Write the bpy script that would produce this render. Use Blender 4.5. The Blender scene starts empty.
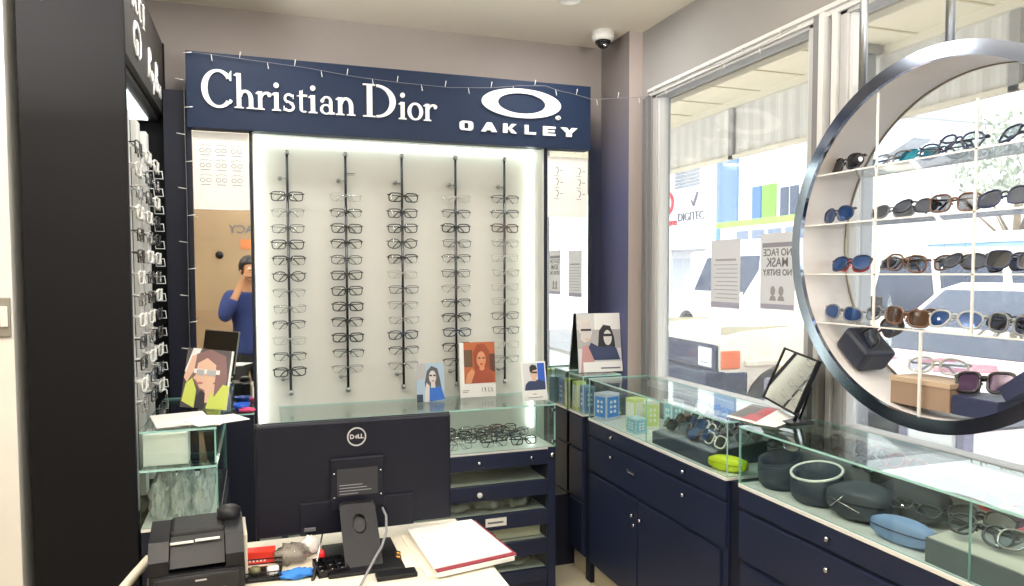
# Optician's shop interior: lit frame wall, glass counters, round window display, street beyond.
SKY = 3.5; SUN_E = 1.7; LAMP_W = 5.5; FILL_GLOBE_L = 26.0; FILL_UP_W = 85.0
import bpy, bmesh, math, random
from mathutils import Vector, Matrix, Euler
random.seed(7)
sc = bpy.context.scene
COL = sc.collection
PI = math.pi
R_ = math.radians

# ------------------------------------------------------------------ render / colour
sc.view_settings.view_transform = 'Standard'
sc.view_settings.look = 'None'
sc.view_settings.exposure = 0.22
sc.view_settings.gamma = 1.0
sc.view_settings.use_curve_mapping = False
sc.cycles.use_denoising = True
sc.cycles.max_bounces = 10
sc.cycles.diffuse_bounces = 4
sc.cycles.glossy_bounces = 5
sc.cycles.transparent_max_bounces = 32
sc.cycles.transmission_bounces = 6
sc.cycles.caustics_reflective = False
sc.cycles.caustics_refractive = False
sc.cycles.sample_clamp_indirect = 4.0

# ------------------------------------------------------------------ materials
MATS = {}
def srgb(c):
    if isinstance(c, str):
        c = c.lstrip('#'); c = [int(c[i:i+2], 16) / 255 for i in (0, 2, 4)]
    return tuple((x / 12.92 if x <= 0.04045 else ((x + 0.055) / 1.055) ** 2.4) for x in c) + (1.0,)

def M(name, col, rough=0.5, metal=0.0, var=0.0, scale=8.0, emit=0.0, bump=0.0, coat=0.0, spec=0.5, alpha=1.0):
    """Procedural principled material; var mixes a noise-driven tint variation."""
    if name in MATS: return MATS[name]
    m = bpy.data.materials.new(name); m.use_nodes = True
    nt = m.node_tree; b = nt.nodes['Principled BSDF']
    c = srgb(col)
    b.inputs['Base Color'].default_value = c
    b.inputs['Roughness'].default_value = rough
    b.inputs['Metallic'].default_value = metal
    b.inputs['Specular IOR Level'].default_value = spec
    b.inputs['Coat Weight'].default_value = coat
    b.inputs['Alpha'].default_value = alpha
    if emit:
        b.inputs['Emission Color'].default_value = c
        b.inputs['Emission Strength'].default_value = emit
    if var or bump:
        tc = nt.nodes.new('ShaderNodeTexCoord'); n = nt.nodes.new('ShaderNodeTexNoise')
        n.inputs['Scale'].default_value = scale; n.inputs['Detail'].default_value = 3.0
        nt.links.new(tc.outputs['Object'], n.inputs['Vector'])
        if var:
            r = nt.nodes.new('ShaderNodeValToRGB')
            r.color_ramp.elements[0].position = 0.3; r.color_ramp.elements[1].position = 0.7
            r.color_ramp.elements[0].color = tuple(x * (1 - var) for x in c[:3]) + (1,)
            r.color_ramp.elements[1].color = tuple(min(1, x * (1 + var)) for x in c[:3]) + (1,)
            nt.links.new(n.outputs['Fac'], r.inputs['Fac']); nt.links.new(r.outputs['Color'], b.inputs['Base Color'])
        if bump:
            bp = nt.nodes.new('ShaderNodeBump'); bp.inputs['Strength'].default_value = bump; bp.inputs['Distance'].default_value = 0.01
            nt.links.new(n.outputs['Fac'], bp.inputs['Height']); nt.links.new(bp.outputs['Normal'], b.inputs['Normal'])
    MATS[name] = m
    return m

def clear(name, tint='#f4fbf9', f0=1.45, gloss_rough=0.0, body=None, body_mix=0.0, scatter=0.0):
    """Thin clear pane: straight-through transmission plus a Fresnel reflection (and an optional diffuse body)."""
    if name in MATS: return MATS[name]
    m = bpy.data.materials.new(name); m.use_nodes = True
    nt = m.node_tree; nt.nodes.remove(nt.nodes['Principled BSDF'])
    out = nt.nodes['Material Output']
    t = nt.nodes.new('ShaderNodeBsdfTransparent'); t.inputs['Color'].default_value = srgb(tint)
    g = nt.nodes.new('ShaderNodeBsdfGlossy'); g.inputs['Roughness'].default_value = gloss_rough
    f = nt.nodes.new('ShaderNodeFresnel'); f.inputs['IOR'].default_value = f0
    # a pane's far face meets the same fresnel curve as its near face (the ray goes straight through, no total reflection)
    ge = nt.nodes.new('ShaderNodeNewGeometry'); mr = nt.nodes.new('ShaderNodeMapRange')
    mr.inputs['To Min'].default_value = f0; mr.inputs['To Max'].default_value = 1 / f0
    nt.links.new(ge.outputs['Backfacing'], mr.inputs['Value']); nt.links.new(mr.outputs[0], f.inputs['IOR'])
    mx = nt.nodes.new('ShaderNodeMixShader')
    nt.links.new(f.outputs[0], mx.inputs[0])
    src = t
    if body:
        d = nt.nodes.new('ShaderNodeBsdfDiffuse'); d.inputs['Color'].default_value = srgb(body)
        m2 = nt.nodes.new('ShaderNodeMixShader'); m2.inputs[0].default_value = body_mix
        nt.links.new(t.outputs[0], m2.inputs[1]); nt.links.new(d.outputs[0], m2.inputs[2]); src = m2
    if scatter:   # backlit translucency; on the window it stands in for veiling glare
        d = nt.nodes.new('ShaderNodeBsdfTranslucent'); d.inputs['Color'].default_value = (.9, .9, .92, 1)
        m2 = nt.nodes.new('ShaderNodeMixShader'); m2.inputs[0].default_value = scatter
        nt.links.new(src.outputs[0], m2.inputs[1]); nt.links.new(d.outputs[0], m2.inputs[2]); src = m2
    nt.links.new(src.outputs[0], mx.inputs[1]); nt.links.new(g.outputs[0], mx.inputs[2])
    nt.links.new(mx.outputs[0], out.inputs['Surface'])
    MATS[name] = m
    return m

def wall_mat(name, col, low=None, z0=0, z1=1):
    m = M(name, col, rough=0.85, var=0.05, scale=2.5, bump=0.03)
    if low:
        nt = m.node_tree; b = nt.nodes['Principled BSDF']
        src = b.inputs['Base Color'].links[0].from_socket
        g = nt.nodes.new('ShaderNodeNewGeometry'); s = nt.nodes.new('ShaderNodeSeparateXYZ')
        mp = nt.nodes.new('ShaderNodeMapRange'); mp.inputs['From Min'].default_value = z0; mp.inputs['From Max'].default_value = z1
        mx = nt.nodes.new('ShaderNodeMixRGB'); mx.inputs['Color1'].default_value = srgb(low)
        nt.links.new(g.outputs['Position'], s.inputs[0]); nt.links.new(s.outputs['Z'], mp.inputs['Value'])
        nt.links.new(mp.outputs[0], mx.inputs['Fac']); nt.links.new(src, mx.inputs['Color2']); nt.links.new(mx.outputs[0], b.inputs['Base Color'])
    return m

navy      = M('navy_laminate', '#1c233c', 0.42, spec=0.35, var=0.06, scale=3)
navy_dark = M('navy_dark_laminate', '#141828', 0.5, spec=0.3, var=0.05, scale=3)
black_lam = M('black_laminate', '#090a0f', 0.6, spec=0.18, var=0.06, scale=2)
sign_navy = M('sign_navy', '#15253f', 0.55, spec=0.25, var=0.03, scale=3)
white_ltr = M('white_lettering', '#f4f4f2', 0.4)
white_pan = M('white_panel', '#cfcfc9', 0.55, var=0.01)
white_gls = M('white_gloss', '#efefec', 0.3)
paper     = M('paper_white', '#f2f0ec', 0.8, var=0.02, scale=20)
paper_c   = M('paper_cream', '#e9e1cf', 0.8, var=0.03, scale=20)
ink       = M('ink_grey', '#6a6d74', 0.8)
ink_dark  = M('ink_dark', '#25262c', 0.7)
chrome    = M('chrome', '#d8d9dc', 0.12, 1.0)
chrome_sm = M('chrome_ring', '#a3abbb', 0.12, 1.0)
steel     = M('brushed_steel', '#a3a4a3', 0.35, 1.0)
pole_mat  = M('pole_dark_steel', '#54565a', 0.25, 1.0)
alu       = M('aluminium_frame', '#bdbdbe', 0.5, 0.2)
alu_lt    = M('white_powdercoat', '#dcdcdb', 0.5)
alu_dk    = M('grey_powdercoat', '#7b7b7e', 0.5)
black_pl  = M('black_plastic', '#0e0e12', 0.42, spec=0.3)
black_mat = M('black_matte', '#0d0d10', 0.6)
dark_pl   = M('charcoal_plastic', '#17171b', 0.45, spec=0.3)
mirror_m  = M('mirror_silver', '#f0f2f0', 0.015, 1.0)
glass     = clear('glass_clear', '#f6fcfa')
win_glass = clear('glass_window', '#fafcfb', scatter=0.05)  # pale glare haze of the daylight is put into the glass
acrylic   = clear('acrylic_clear', '#fbfbfa', 1.4, body='#f5f5f3', body_mix=0.12)
glass_edge= M('glass_edge_teal', '#a2d2cd', 0.15, emit=0.0, coat=0.6)
glass_edl = M('glass_edge_pale', '#bfe3df', 0.15, coat=0.6)
led       = M('led_white', '#f3fff6', 0.5, emit=7.0)
lamp_em   = M('lamp_white', '#fff6e6', 0.5, emit=8.0)

# ------------------------------------------------------------------ mesh builder
class MB:
    def __init__(s): s.v = []; s.f = []; s.mi = []; s.sm = []
    def add(s, verts, faces, mi=0, smooth=False, mis=None):
        b = len(s.v); s.v.extend([tuple(v) for v in verts])
        for k, f in enumerate(faces):
            s.f.append(tuple(b + i for i in f)); s.mi.append(mis[k] if mis else mi); s.sm.append(smooth)
        return s
    def box(s, x0, x1, y0, y1, z0, z1, mi=0):
        v = [(x0,y0,z0),(x1,y0,z0),(x1,y1,z0),(x0,y1,z0),(x0,y0,z1),(x1,y0,z1),(x1,y1,z1),(x0,y1,z1)]
        return s.add(v, [(3,2,1,0),(4,5,6,7),(0,1,5,4),(1,2,6,5),(2,3,7,6),(3,0,4,7)], mi)
    def rbox(s, x0, x1, y0, y1, z0, z1, r=0.004, mi=0, seg=2):
        bm = bmesh.new(); bmesh.ops.create_cube(bm, size=1)
        for v in bm.verts: v.co = Vector((x0 + (v.co.x + .5) * (x1 - x0), y0 + (v.co.y + .5) * (y1 - y0), z0 + (v.co.z + .5) * (z1 - z0)))
        bmesh.ops.bevel(bm, geom=list(bm.edges), offset=r, segments=seg, profile=0.5, affect='EDGES')
        bm.verts.index_update()
        s.add([v.co.copy() for v in bm.verts], [[v.index for v in f.verts] for f in bm.faces], mi, False); bm.free(); return s
    def pane(s, x0, x1, y0, y1, z0, z1, face=0, edge=1):
        d = [x1-x0, y1-y0, z1-z0]; ax = d.index(min(d))
        v = [(x0,y0,z0),(x1,y0,z0),(x1,y1,z0),(x0,y1,z0),(x0,y0,z1),(x1,y0,z1),(x1,y1,z1),(x0,y1,z1)]
        fs = [(3,2,1,0),(4,5,6,7),(0,1,5,4),(1,2,6,5),(2,3,7,6),(3,0,4,7)]; axs = [2,2,1,0,1,0]
        return s.add(v, fs, mis=[face if a == ax else edge for a in axs])
    def tube(s, pts, r, n=6, closed=False, mi=0, caps=True):
        pts = [Vector(p) for p in pts]; k = len(pts)
        rs = r if isinstance(r, (list, tuple)) else [r] * k
        tang = []
        for i in range(k):
            a = pts[i-1] if (i > 0 or closed) else pts[i]; b = pts[(i+1) % k] if (i < k-1 or closed) else pts[i]
            t = (b - a); tang.append(t.normalized() if t.length > 1e-9 else Vector((0,0,1)))
        u = tang[0].orthogonal().normalized(); verts = []
        for i in range(k):
            u = (u - tang[i] * u.dot(tang[i]))
            u = u.normalized() if u.length > 1e-6 else tang[i].orthogonal().normalized()
            w = tang[i].cross(u)
            for j in range(n):
                a = 2 * PI * j / n; verts.append(pts[i] + (u * math.cos(a) + w * math.sin(a)) * rs[i])
        faces = []
        for i in range(k if closed else k - 1):
            i2 = (i + 1) % k
            for j in range(n):
                j2 = (j + 1) % n; faces.append((i*n+j, i*n+j2, i2*n+j2, i2*n+j))
        if caps and not closed: faces += [tuple(range(n))[::-1], tuple((k-1)*n + j for j in range(n))]
        return s.add(verts, faces, mi, n > 4)
    def cyl(s, p0, p1, r, n=16, mi=0, r2=None):
        return s.tube([p0, p1], [r, r if r2 is None else r2], n, mi=mi)
    def lathe(s, prof, c=(0,0,0), n=20, mi=0, axis='z', smooth=True):
        verts = []; k = len(prof)
        for (r, h) in prof:
            for j in range(n):
                a = 2*PI*j/n; x, y = r*math.cos(a), r*math.sin(a)
                p = (x, y, h) if axis == 'z' else ((h, x, y) if axis == 'x' else (y, h, x))
                verts.append((p[0]+c[0], p[1]+c[1], p[2]+c[2]))
        faces = []
        for i in range(k-1):
            for j in range(n):
                j2 = (j+1) % n; faces.append((i*n+j, i*n+j2, (i+1)*n+j2, (i+1)*n+j))
        if prof[0][0] > 1e-6: faces.append(tuple(range(n))[::-1])
        if prof[-1][0] > 1e-6: faces.append(tuple((k-1)*n+j for j in range(n)))
        return s.add(verts, faces, mi, smooth)
    def prism(s, poly, ax, a, b, mi=0, smooth=False):
        """poly in the plane across axis ax ('x': (y,z), 'y': (x,z), 'z': (x,y)), from a to b."""
        def P(u, w, h): return {'x': (h,u,w), 'y': (u,h,w), 'z': (u,w,h)}[ax]
        n = len(poly); v = [P(u,w,a) for u,w in poly] + [P(u,w,b) for u,w in poly]
        f = [tuple(range(n)), tuple(range(2*n-1, n-1, -1))] + [(i, (i+1)%n, n+(i+1)%n, n+i)[::-1] for i in range(n)]
        return s.add(v, f, mi, smooth)
    def band(s, out, inn, ax, a, b, mi=0, closed=False):
        """strip between two polylines (out/inn, same length) given thickness along axis ax."""
        def P(u, w, h): return {'x': (h,u,w), 'y': (u,h,w), 'z': (u,w,h)}[ax]
        n = len(out); v = []
        for h in (a, b): v += [P(u,w,h) for u,w in out] + [P(u,w,h) for u,w in inn]
        f = []; m = n if closed else n - 1
        for i in range(m):
            j = (i+1) % n
            f += [(i,j,n+j,n+i), (2*n+i,3*n+i,3*n+j,2*n+j), (i,2*n+i,2*n+j,j), (n+i,n+j,3*n+j,3*n+i)]
        if not closed: f += [(0,n,3*n,2*n), (n-1,3*n-1,4*n-1,2*n-1)]
        return s.add(v, f, mi)
    def ball(s, c, r, n=12, m=8, mi=0, sc3=(1,1,1)):
        v = [(c[0], c[1], c[2] - r*sc3[2])]
        for i in range(1, m):
            t = PI*i/m
            for j in range(n):
                a = 2*PI*j/n
                v.append((c[0]+r*sc3[0]*math.sin(t)*math.cos(a), c[1]+r*sc3[1]*math.sin(t)*math.sin(a), c[2]-r*sc3[2]*math.cos(t)))
        v.append((c[0], c[1], c[2] + r*sc3[2])); f = []
        for j in range(n): f.append((0, 1+(j+1)%n, 1+j))
        for i in range(m-2):
            for j in range(n):
                a = 1+i*n; f.append((a+j, a+(j+1)%n, a+n+(j+1)%n, a+n+j))
        a = 1+(m-2)*n
        for j in range(n): f.append((a+j, a+(j+1)%n, len(v)-1))
        return s.add(v, f, mi, True)
    def xf(s, mat, start=0):
        for i in range(start, len(s.v)): s.v[i] = tuple(mat @ Vector(s.v[i]))
        return s
    def mesh(s, name, mats):
        me = bpy.data.meshes.new(name); me.from_pydata(s.v, [], s.f)
        for m in (mats if isinstance(mats, (list, tuple)) else [mats]): me.materials.append(m)
        me.polygons.foreach_set('material_index', s.mi); me.polygons.foreach_set('use_smooth', s.sm)
        bm = bmesh.new(); bm.from_mesh(me); bmesh.ops.recalc_face_normals(bm, faces=bm.faces); bm.to_mesh(me); bm.free()
        me.update(); return me
    def build(s, name, mats, parent=None, loc=None, rot=None):
        return link(name, s.mesh(name, mats), parent, loc, rot)

def link(name, me, parent=None, loc=None, rot=None):
    o = bpy.data.objects.new(name, me); COL.objects.link(o)
    if parent: o.parent = parent
    if loc: o.location = loc
    if rot: o.rotation_euler = rot
    return o

def tag(o, label, cat, group=None, kind=None):
    o['label'] = label; o['category'] = cat
    if group: o['group'] = group
    if kind: o['kind'] = kind
    return o

def thing(name, label, cat, loc=(0,0,0), rot=(0,0,0), group=None):
    o = bpy.data.objects.new(name, None); COL.objects.link(o)
    o.empty_display_size = 0.05; o.location = loc
    o.rotation_euler = rot if isinstance(rot, (tuple, list, Euler)) else (0,0,rot)
    return tag(o, label, cat, group)

def struct(name, mb, mats, label=None, parent=None):
    o = mb.build(name, mats, parent); o['kind'] = 'structure'
    if label: o['label'] = label
    return o

def text_mesh(txt, size, depth=0.001, bold=0.0, align='CENTER', sx=1.0):
    """built-in font text as a mesh in the x/z plane, facing -y, centred on the origin line."""
    cu = bpy.data.curves.new('lettering', 'FONT'); cu.body = txt; cu.size = size; cu.extrude = depth / 2; cu.offset = bold
    cu.align_x = align; cu.align_y = 'CENTER'; cu.resolution_u = 3
    o = bpy.data.objects.new('lettering', cu); COL.objects.link(o)
    dg = bpy.context.evaluated_depsgraph_get(); dg.update()
    me = bpy.data.meshes.new_from_object(o.evaluated_get(dg))
    bpy.data.objects.remove(o); bpy.data.curves.remove(cu)
    me.transform(Matrix.Rotation(PI/2, 4, 'X') @ Matrix.Diagonal((sx, 1, 1, 1)))
    return me
def text(name, txt, size, mat, parent=None, loc=(0,0,0), rot=(0,0,0), **k):
    me = text_mesh(txt, size, **k); me.materials.clear(); me.materials.append(mat)
    return link(name, me, parent, loc, rot)

def ell(cx, cz, rx, rz, a0=0, a1=360, n=32):
    return [(cx + rx*math.cos(R_(a0 + (a1-a0)*i/n)), cz + rz*math.sin(R_(a0 + (a1-a0)*i/n))) for i in range(n+1)]
def rrect(w, h, r, cx=0, cz=0, n=4):
    p = []
    for (sx, sz, a) in ((1,1,0),(-1,1,90),(-1,-1,180),(1,-1,270)):
        for i in range(n+1):
            t = R_(a + 90*i/n); p.append((cx + sx*(w/2-r) + r*math.cos(t), cz + sz*(h/2-r) + r*math.sin(t)))
    return p

ORD = ['topmost','second from the top','third from the top','fourth from the top','fifth from the top','sixth from the top','seventh from the top',
       'eighth from the top','ninth from the top','tenth from the top','second from the bottom','bottommost','thirteenth from the top']
NTH = ['first','second','third','fourth','fifth','sixth','seventh','eighth','ninth','tenth','eleventh','twelfth','thirteenth','fourteenth','fifteenth','sixteenth','seventeenth','eighteenth']

# ------------------------------------------------------------------ camera (phone held by the photographer)
CAMZ = 1.4148
YAW, PIT, ROL, FPX, CYP = 0.335106258, 0.0493678528, 0.00229255929, 728.922928, 308.872537
f_ = Vector((math.sin(YAW)*math.cos(PIT), math.cos(YAW)*math.cos(PIT), -math.sin(PIT)))
r_ = Vector((math.cos(YAW), -math.sin(YAW), 0)); d_ = f_.cross(r_)
rr = r_*math.cos(ROL) + d_*math.sin(ROL); dd = d_*math.cos(ROL) - r_*math.sin(ROL)
cam = bpy.data.cameras.new('camera'); co = bpy.data.objects.new('camera', cam); COL.objects.link(co)
cam.sensor_width = 36; cam.lens = 36 * FPX / 1024; cam.shift_y = (CYP - 293) / 1024; cam.clip_start = 0.02; cam.clip_end = 300
rot = Matrix((rr, -dd, -f_)).transposed()
co.matrix_world = Matrix.Translation((0, 0, CAMZ)) @ rot.to_4x4()
sc.camera = co

# ------------------------------------------------------------------ room shell
CEIL = 2.535; YB = 3.36; XW = 1.72; YR = -1.55; XL = -2.3
taupe = wall_mat('taupe_wall_paint', '#98908c', '#3a4059', 2.02, 2.24)
taupe_r = wall_mat('taupe_wall_paint_side', '#9a9896')
cream_wall = wall_mat('cream_wall_paint', '#a08b70')
white_wall = wall_mat('white_wall_paint', '#efeeea')
ceil_m = M('ceiling_cream_paint', '#ece5d6', 0.9, var=0.02, scale=1.5)
floor_m = M('floor_tile_beige', '#b9b098', 0.35, var=0.08, scale=3)
# tile joints on the floor
nt = floor_m.node_tree; b = nt.nodes['Principled BSDF']
bt = nt.nodes.new('ShaderNodeTexBrick'); bt.offset = 0.0; bt.inputs['Scale'].default_value = 1.0
bt.inputs['Brick Width'].default_value = 0.4; bt.inputs['Row Height'].default_value = 0.4; bt.inputs['Mortar Size'].default_value = 0.004
bt.inputs['Color1'].default_value = srgb('#bdb49c'); bt.inputs['Color2'].default_value = srgb('#b5ac94'); bt.inputs['Mortar'].default_value = srgb('#8d8570')
tc = nt.nodes.new('ShaderNodeTexCoord'); nt.links.new(tc.outputs['Object'], bt.inputs['Vector']); nt.links.new(bt.outputs['Color'], b.inputs['Base Color'])

struct('floor', MB().box(XL-.1, XW+.12, YR-.1, YB+.1, -0.1, 0), floor_m)
struct('ceiling', MB().box(XL-.1, XW+.12, YR-.1, YB+.1, CEIL, CEIL+.1), ceil_m)
struct('wall_back', MB().box(-0.64, XW+.12, YB, YB+.1, 0, CEIL), taupe)
struct('wall_left', MB().box(-0.74, -0.64, 2.40, YB+.1, 0, CEIL), white_wall)
struct('wall_front_left', MB().box(XL-.1, -0.64, 2.35, 2.40, 0, CEIL), white_wall)
struct('wall_far_left', MB().box(XL-.1, XL, YR, 2.35, 0, CEIL), cream_wall)
struct('wall_rear', MB().box(XL, XW, YR-.1, YR, 0, CEIL), cream_wall)
struct('column', MB().box(1.65, XW, 3.07, YB, 0, CEIL), wall_mat('column_paint', '#b3a8a4'))
struct('column_shade_sheet', MB().box(1.6485, 1.65, 3.07, YB, 0, CEIL), wall_mat('column_side_shade', '#7d7674', '#5a5e84', 1.75, 2.3))  # thin sheet: shade of the column's left side put into its colour
# window wall: fascia above, low wall below, one pier behind the photographer
WH = 2.235; WS = 0.90
mb = MB().box(XW, XW+.1, YR, YB, WH, CEIL)
struct('wall_right', mb, taupe_r)
struct('wall_right_low', MB().box(XW, XW+.1, YR, YB, 0, WS), taupe_r)
struct('wall_right_pier', MB().box(XW, XW+.1, YR, -0.35, WS, WH), taupe_r)
struct('wall_right_jamb', MB().box(XW, XW+.1, 2.985, YB, WS, WH), taupe_r)
struct('trim_window_head', MB().rbox(XW-.016, XW, -0.35, 3.0, 2.238, 2.254, .003).box(XW-.004, XW+.02, -0.35, 3.0, 2.222, 2.238), alu_lt)
struct('trim_window_sill', MB().rbox(XW-.012, XW+.03, -0.35, 3.0, .885, .915, .003), alu_lt)
def window(name, y0, y1, lab):
    fr = MB()
    for (a, b) in ((y0, y0+.035), (y1-.035, y1)): fr.rbox(XW+.005, XW+.07, a, b, WS, WH-.01, .004)
    fr.rbox(XW+.005, XW+.07, y0, y1, WH-.026, WH-.003, .003); fr.rbox(XW+.005, XW+.07, y0, y1, WS, WS+.035, .004)
    o = struct(name, fr, alu, lab)
    MB().pane(XW+.036, XW+.042, y0+.03, y1-.03, WS+.03, WH-.02, 0, 0).build('window_pane', win_glass, o)
    # inner bead
    be = MB()
    for (a, b) in ((y0+.035, y0+.047), (y1-.047, y1-.035)): be.box(XW+.015, XW+.05, a, b, WS+.03, WH-.02)
    be.build('window_bead', alu_lt, o)
    return o
window('window_1', 1.945, 2.985, 'shop window pane beside the corner column')
window('window_2', 0.60, 1.845, 'shop window pane behind the round display')
window('window_3', -0.35, 0.56, 'shop window pane nearest the rear wall')
m_ = MB()
m_.rbox(XW-.010, XW+.08, 1.912, 1.945, WS, WH+.003, .003).rbox(XW+.012, XW+.07, 1.868, 1.892, WS, WH+.003, .003)
mu = struct('window_mullion', m_, alu_dk, 'wide aluminium post between the two shop windows')
MB().rbox(XW-.018, XW+.06, 1.890, 1.912, WS, WH+.003, .003).rbox(XW-.006, XW+.06, 1.846, 1.868, WS, WH+.003, .003).build('mullion_cover', alu_lt, mu)
struct('window_mullion', MB().rbox(XW-.012, XW+.08, .56, .60, WS, WH, .004), alu)
# jamb ribs beside the column
j = MB()
for i, yy in enumerate((2.99, 3.015, 3.045)): j.rbox(XW-.02+.006*i, XW+.01, yy, yy+.012, WS, 2.225, .003)
struct('trim_window_jamb', j, alu_dk)
# ------------------------------------------------------------------ eyewear kit
FRM = {
 'black': M('frame_black', '#15151a', 0.3, coat=0.3), 'tortoise': M('frame_tortoise', '#4a2b1c', 0.3, var=0.5, scale=60, coat=0.4),
 'gunmetal': M('frame_gunmetal', '#4d4f55', 0.3, 0.9), 'silver': M('frame_silver', '#a6a6a8', 0.25, 1.0), 'gold': M('frame_gold', '#b08d55', 0.25, 1.0),
 'navy': M('frame_navy', '#1c2747', 0.3, coat=0.3), 'burgundy': M('frame_burgundy', '#5d2430', 0.3, coat=0.3), 'grey': M('frame_grey', '#7c7d80', 0.35),
 'white': M('frame_white', '#ecebe7', 0.35), 'red': M('frame_red', '#b3262c', 0.35), 'crystal': M('frame_crystal', '#cfcfca', 0.2, alpha=0.75),
 'brown': M('frame_brown', '#5f3f2c', 0.35, coat=0.3), 'rose': M('frame_rose', '#c9566f', 0.3), 'cream': M('frame_cream', '#dfc9a0', 0.35), 'teal': M('frame_teal', '#2f7f92', 0.3)}
LENS = {
 'clear': clear('lens_clear', '#fbfcfb', 1.35), 'dark': M('lens_dark', '#17181d', 0.06, coat=0.5), 'smoke': clear('lens_smoke', '#77777c', 1.5),
 'brown': M('lens_brown', '#3b281d', 0.06, coat=0.5), 'blue': M('lens_blue', '#23406f', 0.06, 0.35), 'grey': M('lens_grey', '#4b505c', 0.08, 0.2),
 'teal': M('lens_teal', '#2f9bb3', 0.08, 0.3), 'light': clear('lens_light', '#c9d3dc', 1.5), 'plum': M('lens_plum', '#4a3650', 0.08, 0.2)}
LENSWORD = {'clear': '', 'dark': 'black', 'smoke': 'smoky', 'brown': 'brown', 'blue': 'blue', 'grey': 'grey', 'teal': 'teal', 'light': 'pale', 'plum': 'plum'}
EYE = {}
def lens_loop(shape, w, h, sx, n=22):
    pts = []
    for i in range(n):
        a = 2*PI*i/n; c, s = math.cos(a), math.sin(a)
        if shape == 'rect': e = 0.45
        elif shape == 'square': e = 0.55
        elif shape == 'round': e = 1.0
        elif shape == 'oval': e = 0.85
        elif shape == 'wrap': e = 0.7
        elif shape == 'aviator': e = 0.8
        else: e = 0.65
        x = math.copysign(abs(c)**e, c); z = math.copysign(abs(s)**e, s)
        if shape == 'aviator' and z < 0: x = x*0.85 + 0.12*(-z)*1.0
        if shape == 'cat': z += 0.22*max(0, x)*(1 if z > 0 else 0.2); x *= 1 + 0.08*max(0, z)
        if shape == 'wrap': z = z*(1 - 0.25*max(0, x)); x *= 1.12 if x > 0 else 1
        if shape == 'rect' and z < 0: x *= 0.94
        pts.append((x*w/2*sx, z*h/2))
    return pts
def eyewear(shape, frame, lens, pose='folded', half=False, rim=0.0024, w=0.138, h=0.038, bridge=0.018):
    """one pair's meshes, shared by its copies: front facing -y, lens bottoms at z=0."""
    key = (shape, frame, lens, pose, half, rim, w, h, bridge)
    if key in EYE: return EYE[key]
    lw = (w - bridge) / 2 - 0.004; cx = bridge/2 + lw/2; cz = h/2 + rim
    wrap = 0.9 if shape in ('wrap', 'aviator', 'cat') else 0.55
    Y = lambda x: wrap * x * x * 2.2
    fr = MB(); lens_m = []; loops = []
    for sx in (-1, 1):
        lp = [(x + sx*cx, Y(x + sx*cx), z + cz) for x, z in lens_loop(shape, lw, h, sx)]
        n = len(lp); loops.append(lp)
        if half:
            top = sorted(lp, key=lambda p: p[0]); up = [p for p in lp if p[2] >= cz - h*0.08]; up.sort(key=lambda p: p[0])
            fr.tube(up, rim*1.15, 5); fr.tube(lp, rim*0.35, 4, closed=True)
        else: fr.tube(lp, rim, 6, closed=True)
        l = MB(); cen = (sx*cx, Y(sx*cx) - 0.0025, cz)
        l.add(lp + [cen], [(i, (i+1) % n, n) for i in range(n)], smooth=True)
        lens_m.append(l.mesh('lens', LENS[lens]))
    zb = cz + h*0.2
    fr.tube([(-bridge/2-.001, Y(bridge/2), zb-.002), (-bridge/5, -.001, zb+.003), (bridge/5, -.001, zb+.003), (bridge/2+.001, Y(bridge/2), zb-.002)], max(rim, .0013), 6)
    for sx in (-1, 1):   # end pieces with hinge, nose pads
        xe = sx*(w/2); fr.tube([(xe - sx*.006, Y(xe)-.001, cz + h*.27), (xe, Y(xe), cz + h*.3), (xe + sx*.001, Y(xe)+.006, cz + h*.3)], max(rim*1.1, .0015), 6)
        fr.ball((sx*bridge*.36, .004, cz - h*.05), .003, 6, 4)
    temples = []; rt = max(0.0013, rim*.85)
    for sx in (-1, 1):
        t = MB(); xe = sx*(w/2 + .001); ye = Y(w/2) + .006; zt = cz + h*.3
        if pose == 'open':
            t.tube([(xe, ye, zt), (xe + sx*.001, ye+.04, zt), (xe - sx*.003, ye+.085, zt-.003), (xe - sx*.006, ye+.105, zt-.016), (xe - sx*.008, ye+.13, max(.003, zt-.04))], [rt*1.2, rt, rt, rt*1.3, rt*1.3], 6)
        else:
            dy = .004 if sx > 0 else .009
            t.tube([(xe, ye, zt), (xe - sx*.004, ye+dy, zt), (xe - sx*.05, ye+dy*.8-.004, zt-.003), (xe - sx*.092, ye+dy*.6-.006, zt-.008), (xe - sx*.112, ye+dy*.6-.006, zt-.03)], [rt*1.2, rt*1.1, rt, rt*1.2, rt*1.3], 6)
        temples.append(t.mesh('temple', FRM[frame]))
    EYE[key] = dict(frame=fr.mesh('frame', FRM[frame]), lens=lens_m, temple=temples)
    return EYE[key]
WORD = {'rect': 'rectangular', 'square': 'square', 'round': 'round', 'oval': 'oval', 'wrap': 'wraparound', 'aviator': 'aviator', 'cat': 'cat-eye', 'soft': 'soft-square'}
def pair(kind, style, where, group, loc, rot=(0,0,0), scale=1.0):
    k = eyewear(**style); adj = style['frame'] + (' half-rim ' if style.get('half') else ' ') + WORD[style['shape']]
    lw = LENSWORD[style['lens']]
    if kind == 'sunglasses' and lw: adj += ' ' + lw + '-lensed ' + kind
    else: adj += ' ' + kind
    r = bpy.data.objects.new(kind, None); COL.objects.link(r); r.empty_display_size = 0.03
    r.location = (loc[0], loc[1], loc[2] + .021*scale*max(0, math.sin(-rot[0])) - (.021*scale*.06 if rot[0] > -.08 and rot[0] < 0 else 0)); r.rotation_euler = rot; r.scale = (scale,)*3
    tag(r, adj + ' ' + where, 'eyewear', group)
    link('frame', k['frame'], r)
    for m in k['lens']: link('lens', m, r)
    for m in k['temple']: link('temple', m, r)
    return r
def S(shape, frame, lens='clear', **k): return dict(shape=shape, frame=frame, lens=lens, **k)

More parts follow.
